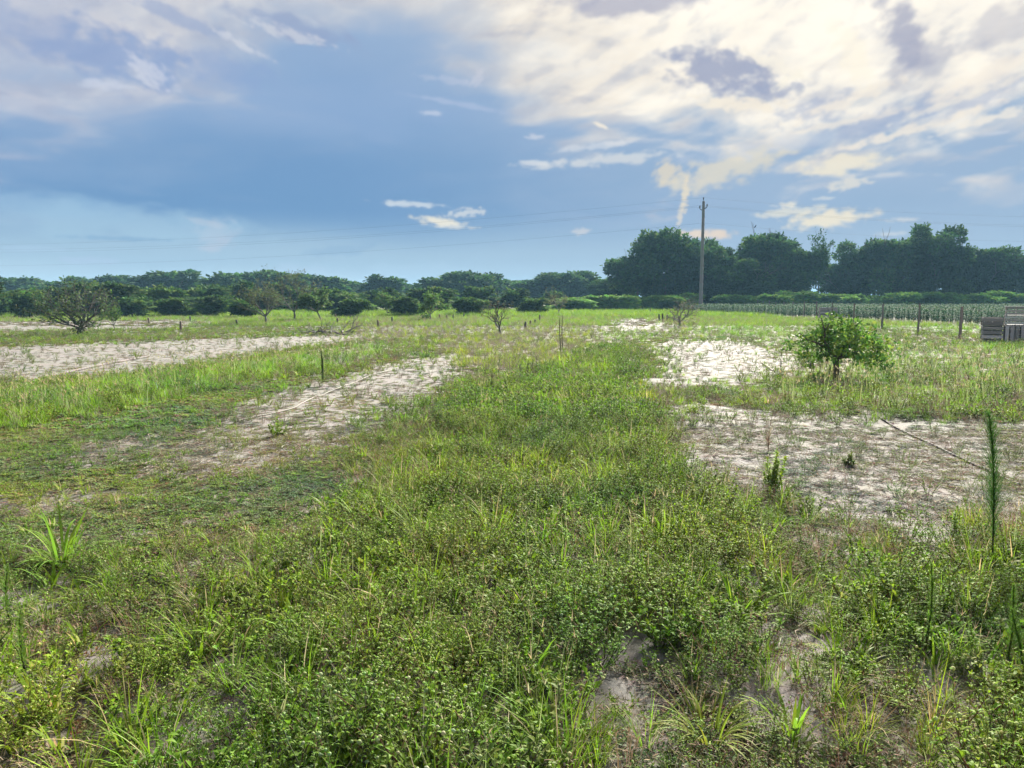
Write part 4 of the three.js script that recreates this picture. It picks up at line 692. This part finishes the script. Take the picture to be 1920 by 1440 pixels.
// dead stalks with wispy heads
function dryTuft(seed, n, h, w, c) {
  const r = chance(seed), g = new Maker(), b = V(0, 0, 0);
  for (let k = 0; k < n; k++) {
    const az = r() * 6.283, q = Math.sqrt(r()) * 0.07, L = h * (0.5 + 0.6 * r()), cc = tint(c, 0.4, r), lean = 0.1 + 0.6 * r();
    b.set(Math.cos(az) * q, -0.01, Math.sin(az) * q);
    g.blade(b, az, lean, L, w, 0.3 + r() * 0.8, cc, 3);
    for (let m = 0; m < 4; m++) { const t = 0.5 + 0.5 * r(), x = b.x + Math.cos(az) * Math.sin(lean + 0.3 * t) * L * t, y = Math.cos(lean + 0.2 * t) * L * t, z = b.z + Math.sin(az) * Math.sin(lean + 0.3 * t) * L * t; g.blade(V(x, y, z), r() * 6.283, 0.2 + r() * 1.1, L * 0.16, w * 1.3, 0.4, tint(c, 0.4, r), 2); }
  }
  return g.build();
}
// a creeping weed flat on the sand
function matWeed(seed, n, reach, big, c) {
  const r = chance(seed), g = new Maker(), dir = V(0, 0, 0), side = V(0, 0, 0), p = V(0, 0, 0);
  for (let s = 0; s < n; s++) {
    const az = s / n * 6.283 + r(), len = reach * (0.5 + 0.6 * r()), nodes = Math.round(len / (0.016 * big)), pts = [], rad = [], cc = r() < 0.2 ? tint(RUST, 0.3, r) : tint(c, 0.3, r);
    let a = az; p.set(0, 0.004, 0);
    for (let k = 0; k <= nodes; k++) {
      pts.push(p.clone()); rad.push(0.0014 * big);
      for (const e of [-1, 1]) { const la = a + e * (0.7 + r() * 0.6), L = (0.011 + 0.011 * r()) * big; dir.set(Math.cos(la) * 0.88, 0.3 + 0.35 * r(), Math.sin(la) * 0.88); side.set(-Math.sin(la), (r() - 0.5) * 0.6, Math.cos(la)).normalize(); g.leaf(p, dir, side, L, L * 0.5, 0.2, tint(cc, 0.3, r)); }
      p.x += Math.cos(a) * len / nodes; p.z += Math.sin(a) * len / nodes; p.y += (r() - 0.25) * 0.006; p.y = clamp(p.y, 0.003, 0.05); a += (r() - 0.5) * 0.5;
    }
    g.limb(pts, rad, 3, [0.13, 0.09, 0.05]);
  }
  return g.build();
}
// tall thin grass with a forked head
function seedGrass(seed, h, big = 1) {
  const r = chance(seed), g = new Maker(), b = V(0, 0, 0);
  for (let k = 0; k < 3; k++) {
    const az = r() * 6.283, L = h * (0.7 + 0.4 * r()), lean = 0.05 + 0.22 * r(), cc = tint([0.24, 0.26, 0.11], 0.3, r);
    b.set((r() - 0.5) * 0.05, -0.01, (r() - 0.5) * 0.05);
    g.blade(b, az, lean, L, 0.0035 * big, 0.12, cc, 3);
    const x = b.x + Math.cos(az) * Math.sin(lean + 0.06) * L, y = Math.cos(lean + 0.06) * L, z = b.z + Math.sin(az) * Math.sin(lean + 0.06) * L;
    for (let m = 0; m < 3; m++) g.blade(V(x, y - 0.01, z), az + m * 2.1 + r(), 0.35 + 0.4 * r(), 0.05 + 0.04 * r(), 0.0045 * big, 0.5, tint([0.28, 0.24, 0.13], 0.3, r), 3);
  }
  for (let k = 0; k < 8; k++) { const az = r() * 6.283; b.set(Math.cos(az) * 0.02, -0.01, Math.sin(az) * 0.02); g.blade(b, az, 0.3 + 0.6 * r(), h * 0.4 * (0.5 + r() * 0.6), 0.006 * big, 0.9, tint(GREEN, 0.3, r), 4); }
  return g.build();
}
function litterBits(seed) {
  const r = chance(seed), g = new Maker();
  for (let k = 0; k < 14; k++) { const az = r() * 6.283, x = (r() - 0.5) * 0.3, z = (r() - 0.5) * 0.3, L = 0.04 + 0.12 * r(); g.limb([V(x, 0.006, z), V(x + Math.cos(az) * L * 0.5, 0.012 + r() * 0.008, z + Math.sin(az) * L * 0.5), V(x + Math.cos(az + 0.3) * L, 0.005, z + Math.sin(az + 0.3) * L)], [0.0016, 0.0018, 0.001], 3, tint(r() < 0.5 ? TAN : [0.17, 0.12, 0.09], 0.4, r)); }
  for (let k = 0; k < 12; k++) { const a = r() * 6.283; g.leaf(V((r() - 0.5) * 0.3, 0.006 + r() * 0.01, (r() - 0.5) * 0.3), V(Math.cos(a), 0.1, Math.sin(a)), V(-Math.sin(a), 0.2, Math.cos(a)), 0.02 + r() * 0.02, 0.008, 0.1, tint(RUST, 0.5, r)); }
  return g.build();
}
const many = (n, f) => [...Array(n).keys()].map(f);
const KIT = {
  bud: { mat: leafMat, near: many(7, (k) => budWeed(100 + k, 0.24 + 0.03 * (k % 4), 7 + (k % 3), 1, 0.62)), far: many(5, (k) => budWeed(150 + k, 0.27 + 0.03 * (k % 3), 6, 1.75)) },
  grass: { mat: leafMat, near: many(6, (k) => grassTuft(200 + k, 34, 0.26 + 0.04 * (k % 3), 0.0045, 0.05, 1.0, k % 2 ? LIME : GREEN)), far: many(5, (k) => grassTuft(250 + k, 34, 0.34, 0.009, 0.13, 0.8, k % 2 ? LIME : GREEN, 0.09, 3)) },
  leafy: { mat: leafMat, near: many(4, (k) => budWeed(170 + k, 0.17, 5, 1.7, 0)), far: many(3, (k) => budWeed(180 + k, 0.2, 5, 2.6, 0)) },
  wide: { mat: leafMat, near: many(4, (k) => grassTuft(300 + k, 15, 0.20, 0.011, 0.04, 1.3, k % 2 ? LIME : GREEN, 0.06)), far: many(3, (k) => grassTuft(350 + k, 16, 0.22, 0.016, 0.06, 1.2, GREEN, 0.1, 3)) },
  dry: { mat: dryMat, near: many(4, (k) => dryTuft(400 + k, 16, 0.24, 0.0026, k % 2 ? TAN : RUST)), far: many(4, (k) => dryTuft(450 + k, 20, 0.26, 0.006, k % 2 ? [0.2, 0.17, 0.12] : [0.16, 0.142, 0.1])) },
  mat: { mat: leafMat, near: many(5, (k) => matWeed(500 + k, 11, 0.13, 1, k % 2 ? OLIVE : [0.115, 0.15, 0.06])), far: many(4, (k) => matWeed(550 + k, 9, 0.16, 2.1, k % 2 ? OLIVE : [0.12, 0.155, 0.065])) },
  seed: { mat: leafMat, near: many(4, (k) => seedGrass(600 + k, 0.42)), far: many(3, (k) => seedGrass(650 + k, 0.5, 2)) },
  litter: { mat: dryMat, near: many(3, (k) => litterBits(700 + k)), far: null },
};
const PICK = Object.fromEntries(Object.keys(KIT).map((k) => [k, { near: KIT[k].near.map(() => []), far: (KIT[k].far ?? []).map(() => []) }]));
{
  const r = chance(901), q = new THREE.Quaternion(), e = new THREE.Euler(), m = new THREE.Matrix4(), at = V(0, 0, 0), sc = V(1, 1, 1);
  const put = (kind, x, z, s, c, far, squash = 1) => {
    const bins = far && PICK[kind].far.length ? PICK[kind].far : PICK[kind].near, bin = bins[Math.floor(r() * bins.length)];
    e.set((r() - 0.5) * 0.25, r() * 6.283, (r() - 0.5) * 0.25); q.setFromEuler(e); at.set(x, heightAt(x, z), z); sc.set(s, s * squash, s);
    bin.push([m.compose(at, q, sc).toArray(), c]);
  };
  // tints run through patches a metre or a few wide, as kinds of weed do
  const leafTint = (x, z) => { const a = fbm(x * 0.55 + 3, z * 0.55, 3), b = fbm(x * 1.3 + 60, z * 1.3 + 9, 3), k = 0.82 + 0.36 * r(); return [k * (1 + 0.6 * a + 0.4 * b), k * (1 + 0.3 * a + 0.12 * b), k * (1 - 0.3 * a + 0.4 * b)]; };
  let d = 1.2;
  while (d < 118) {
    const step = d < 9 ? 0.074 : d < 20 ? 0.074 + (d - 9) * 0.0085 : d < 45 ? 0.168 + (d - 20) * 0.0058 : 0.313 + (d - 45) * 0.005, half = 0.72 * d + 2.2, n = Math.ceil(2 * half / step);
    for (let k = 0; k < n; k++) {
      const x = -half + (k + r()) * step, z = -(d + (r() - 0.5) * step * 1.5);
      if (x > 27 - (d - 45) * 0.18 && d > 43) continue;                       // the crop stands there
      const [a, b] = warped(x, z), j = 0.035 * d * (r() - 0.5), i = 0.075 * d * (r() - 0.5), sand = within('sand', a + j, b + i), tall = within('tall', a + j, b + i), grass = within('grass', a + j, b + i), dry = within('dry', a + j, b + i);
      if (d < 30 && onMound(x, z) > 0.42 && r() < 0.9) continue;
      const patch = fbm(x * 1.1 + 20, z * 1.1, 4), clump = fbm(x * 3.3, z * 3.3 + 50, 3), band = fbm(x * 0.3 + 11, z * 0.22, 3), far = d > 9.5, c = leafTint(x, z), u = r();
            if (d > 45) {
        const tallGrass = d > 66 && d < 92 ? 1 : 0;
        if (sand) { if (u < 0.12) put('mat', x, z, 1.6 + r(), [0.9, 0.85, 0.8], true); else if (u < 0.2) put('dry', x, z, 0.8 + 0.5 * r(), [0.9, 0.9, 0.9], true); continue; }
        if (u < 0.20 + 0.4 * clump + 0.25 * band + (dry ? 0.2 : 0)) put('dry', x, z, 0.8 + 0.6 * r(), [1.15, 1.1, 0.95], true);
        else if (u < 0.93) put('grass', x, z, (0.6 + 0.6 * r()) * (1 + 0.8 * tallGrass), [c[0] * 0.98, c[1] * 0.98, c[2] * 1.3], true);
        continue;
      }
      if (sand) {
        const q = 0.05 * d, rim = 1 - (within('sand', a - q, b) + within('sand', a + q, b) + within('sand', a, b - q * 1.6) + within('sand', a, b + q * 1.6)) / 4, growth = smooth(-0.35, 0.45, 0.7 * clump + 0.4 * patch + rim + (far ? 0.04 : 0));
        if (r() < 0.5 * rim) { if (r() < 0.6) put('leafy', x, z, 0.25 + 0.3 * r(), c, far); else put('grass', x, z, 0.25 + 0.3 * r(), c, far); continue; }
        if (u < 0.2 + 0.42 * growth) put('mat', x, z, (0.4 + 0.6 * r()) * (far ? 0.75 : 1), [c[0] * 1.25, c[1] * 1.18, c[2] * 1.8], far, far ? 0.7 : 1);
        else if (u < 0.23 + 0.44 * growth) put('dry', x, z, 0.35 + 0.4 * r(), [0.85, 0.8, 0.75], far);
        else if (u < 0.26 + 0.45 * growth) put('bud', x, z, 0.4 + 0.4 * r(), c, far);
        else if (!far && u > 0.9) put('litter', x, z, 0.8 + 0.6 * r(), [1, 1, 1], false);
        continue;
      }
      if (tall) {
        const tallness = smooth(-0.4, 0.4, patch + 0.4 * band), gap = clump < -0.24 && patch < 0.08;
        if (gap) { if (u < 0.4) put('litter', x, z, 0.8 + r() * 0.6, [1, 1, 1], far); else if (u < 0.7) put('mat', x, z, 0.6 + 0.6 * r(), c, far); continue; }
        if (u < 0.18 + 0.36 * smooth(0.05, 0.3, -clump)) put('leafy', x, z, 0.6 + 0.6 * r(), c, far);
        else if (u < 0.60) put('bud', x, z, (0.44 + 0.62 * tallness) * (0.8 + 0.4 * r()), c, far);
        else if (u < 0.71) put('grass', x, z, 0.5 + 0.7 * r(), c, far);
        else if (u < 0.78) put('wide', x, z, 0.6 + 0.9 * r(), c, far);
        else if (u < 0.81 && band > -0.1) put('seed', x, z, 0.6 + 0.4 * r(), [1, 1, 1], far);
        else if (u < 0.87) put('dry', x, z, 0.5 + 0.6 * r(), [1.05, 0.95, 0.85], far);
        else if (u < 0.92) put('mat', x, z, 0.7 + 0.6 * r(), c, far);
        continue;
      }
      if (grass) {
        const q = 0.06 * d, core = (within('grass', a - q, b) + within('grass', a + q, b) + within('grass', a, b - q) + within('grass', a, b + q)) / 4;
        if (r() > (x > 2 ? 0.2 + 0.55 * core * smooth(-0.5, 0.2, patch) : 0.25 + 0.75 * core)) { if (r() < 0.6) put('mat', x, z, 0.6 + 0.6 * r(), c, far); continue; }
        if (u < 0.60) put('grass', x, z, (0.42 + 0.5 * r() + 0.3 * band) * (0.45 + 0.55 * core) * (x > 2 && d < 24 ? 0.6 : 1), [c[0] * 0.98, c[1] * 1.08, c[2] * 1.5], far);
        else if (u < 0.70) put('seed', x, z, 0.7 + 0.4 * r(), [1, 1, 1], far);
        else if (u < 0.76) put('dry', x, z, 0.6 + 0.5 * r(), [1.1, 1, 0.9], far);
        else if (u < 0.90) put('bud', x, z, 0.6 + 0.5 * r(), c, far);
        continue;
      }
      if (dry) {
        if (u < 0.26) put('dry', x, z, 0.5 + 0.6 * r(), far ? [1, 0.98, 0.95] : [1.05, 0.95, 0.9], far);
        else if (u < 0.46) put('mat', x, z, 0.6 + 0.6 * r(), [1.1, 1, 1], far);
        else if (u < 0.66) put('grass', x, z, 0.5 + 0.4 * r(), [c[0] * 1.2, c[1], c[2]], far);
        else if (u < 0.72) put('bud', x, z, 0.5 + 0.4 * r(), c, far);
        else if (!far && u < 0.86) put('litter', x, z, 1, [1, 1, 1], false);
        continue;
      }
      if (within('low', a + j, b + i)) {
        const thin = smooth(-0.5, 0.2, patch + 0.3 * clump);
        if (u < 0.40 + 0.26 * thin) put('mat', x, z, 0.7 + 0.7 * r(), [c[0] * 1.15, c[1] * 1.3, c[2] * 1.3], far, 1.25);
        else if (u < 0.50 + 0.3 * thin) put('leafy', x, z, 0.24 + 0.28 * r(), [c[0], c[1] * 1.1, c[2]], far);
        else if (u < 0.54 + 0.32 * thin) put('grass', x, z, 0.2 + 0.25 * r(), c, far);
        else if (u < 0.59 + 0.32 * thin) put('dry', x, z, 0.3 + 0.3 * r(), [0.95, 0.9, 0.85], far);
        continue;
      }
      // the rest: low mats, short grass, weeds in clumps, thinner in places
      const thick = smooth(-0.62, 0.08, patch + 0.35 * clump);
      if (u > 0.46 + 0.5 * thick) { if (u > 0.9 && !far) put('litter', x, z, 0.8 + 0.5 * r(), [1, 1, 1], false); continue; }
      const w = r(), lush = smooth(0.0, 0.45, clump + band);
      if (w < 0.44 - 0.2 * lush) put('mat', x, z, 0.7 + 0.8 * r(), c, far, 1.2);
      else if (w < 0.50) put('leafy', x, z, 0.35 + 0.5 * r(), c, far);
      else if (w < 0.72) put('bud', x, z, 0.34 + 0.40 * lush + 0.3 * r(), c, far);
      else if (w < 0.84) put('grass', x, z, 0.26 + 0.34 * r() + 0.3 * lush, c, far);
      else if (w < 0.90) put('wide', x, z, 0.6 + 0.6 * r(), c, far);
      else put('dry', x, z, 0.4 + 0.6 * r(), [0.95, 0.88, 0.82], far);
    }
    d += step;
  }
}
{
  const TEXT = {
    bud: ['weed_cover', 'leafy green weeds with pale round flower heads over the field', 'weeds', 'weeds'], grass: ['grass_tufts', 'tufts of fine green grass all over the field', 'grass', 'grass'], leafy: ['broadleaf_weeds', 'low weeds with larger plain green leaves among the others', 'weeds', 'weeds'], wide: ['broad_grass', 'short broad bladed grass among the flowering weeds', 'grass', 'grass'],
    dry: ['dry_grass', 'dead tan and rusty weed stalks among the green', 'dry grass', 'dry_stalks'], mat: ['creeping_weeds', 'low creeping grey green weeds flat on the sand', 'weeds', 'creepers'], seed: ['seed_grass', 'thin grass stems with forked seed heads above the cover', 'grass', 'seed_stems'], litter: ['dead_litter', 'dead stems and fallen leaves on bare soil', 'litter', 'litter'],
  };
  const c = new THREE.Color(), m = new THREE.Matrix4();
  let total = 0;
  for (const [kind, [name, label, category, child]] of Object.entries(TEXT)) {
    const o = new THREE.Group(); o.name = name; o.userData = { label, category, kind: 'stuff' }; scene.add(o);
    for (const set of ['near', 'far']) PICK[kind][set].forEach((list, v) => {
      if (!list.length) return;
      const im = new THREE.InstancedMesh(KIT[kind][set][v], KIT[kind].mat, list.length);
      im.name = child; im.castShadow = im.receiveShadow = true; im.userData.kind = 'stuff';
      list.forEach(([mat, col], k) => { im.setMatrixAt(k, m.fromArray(mat)); im.setColorAt(k, c.setRGB(Math.max(0.2, col[0]), Math.max(0.2, col[1]), Math.max(0.2, col[2]))); });
      o.add(im); total += list.length;
    });
  }
  console.log('ground plants', total);
}

// ---------------------------------------------------------------- humid evening air
scene.fog = new THREE.FogExp2(new THREE.Color(0.36, 0.70, 1.0), 0.00038);
renderer.render(scene, camera);
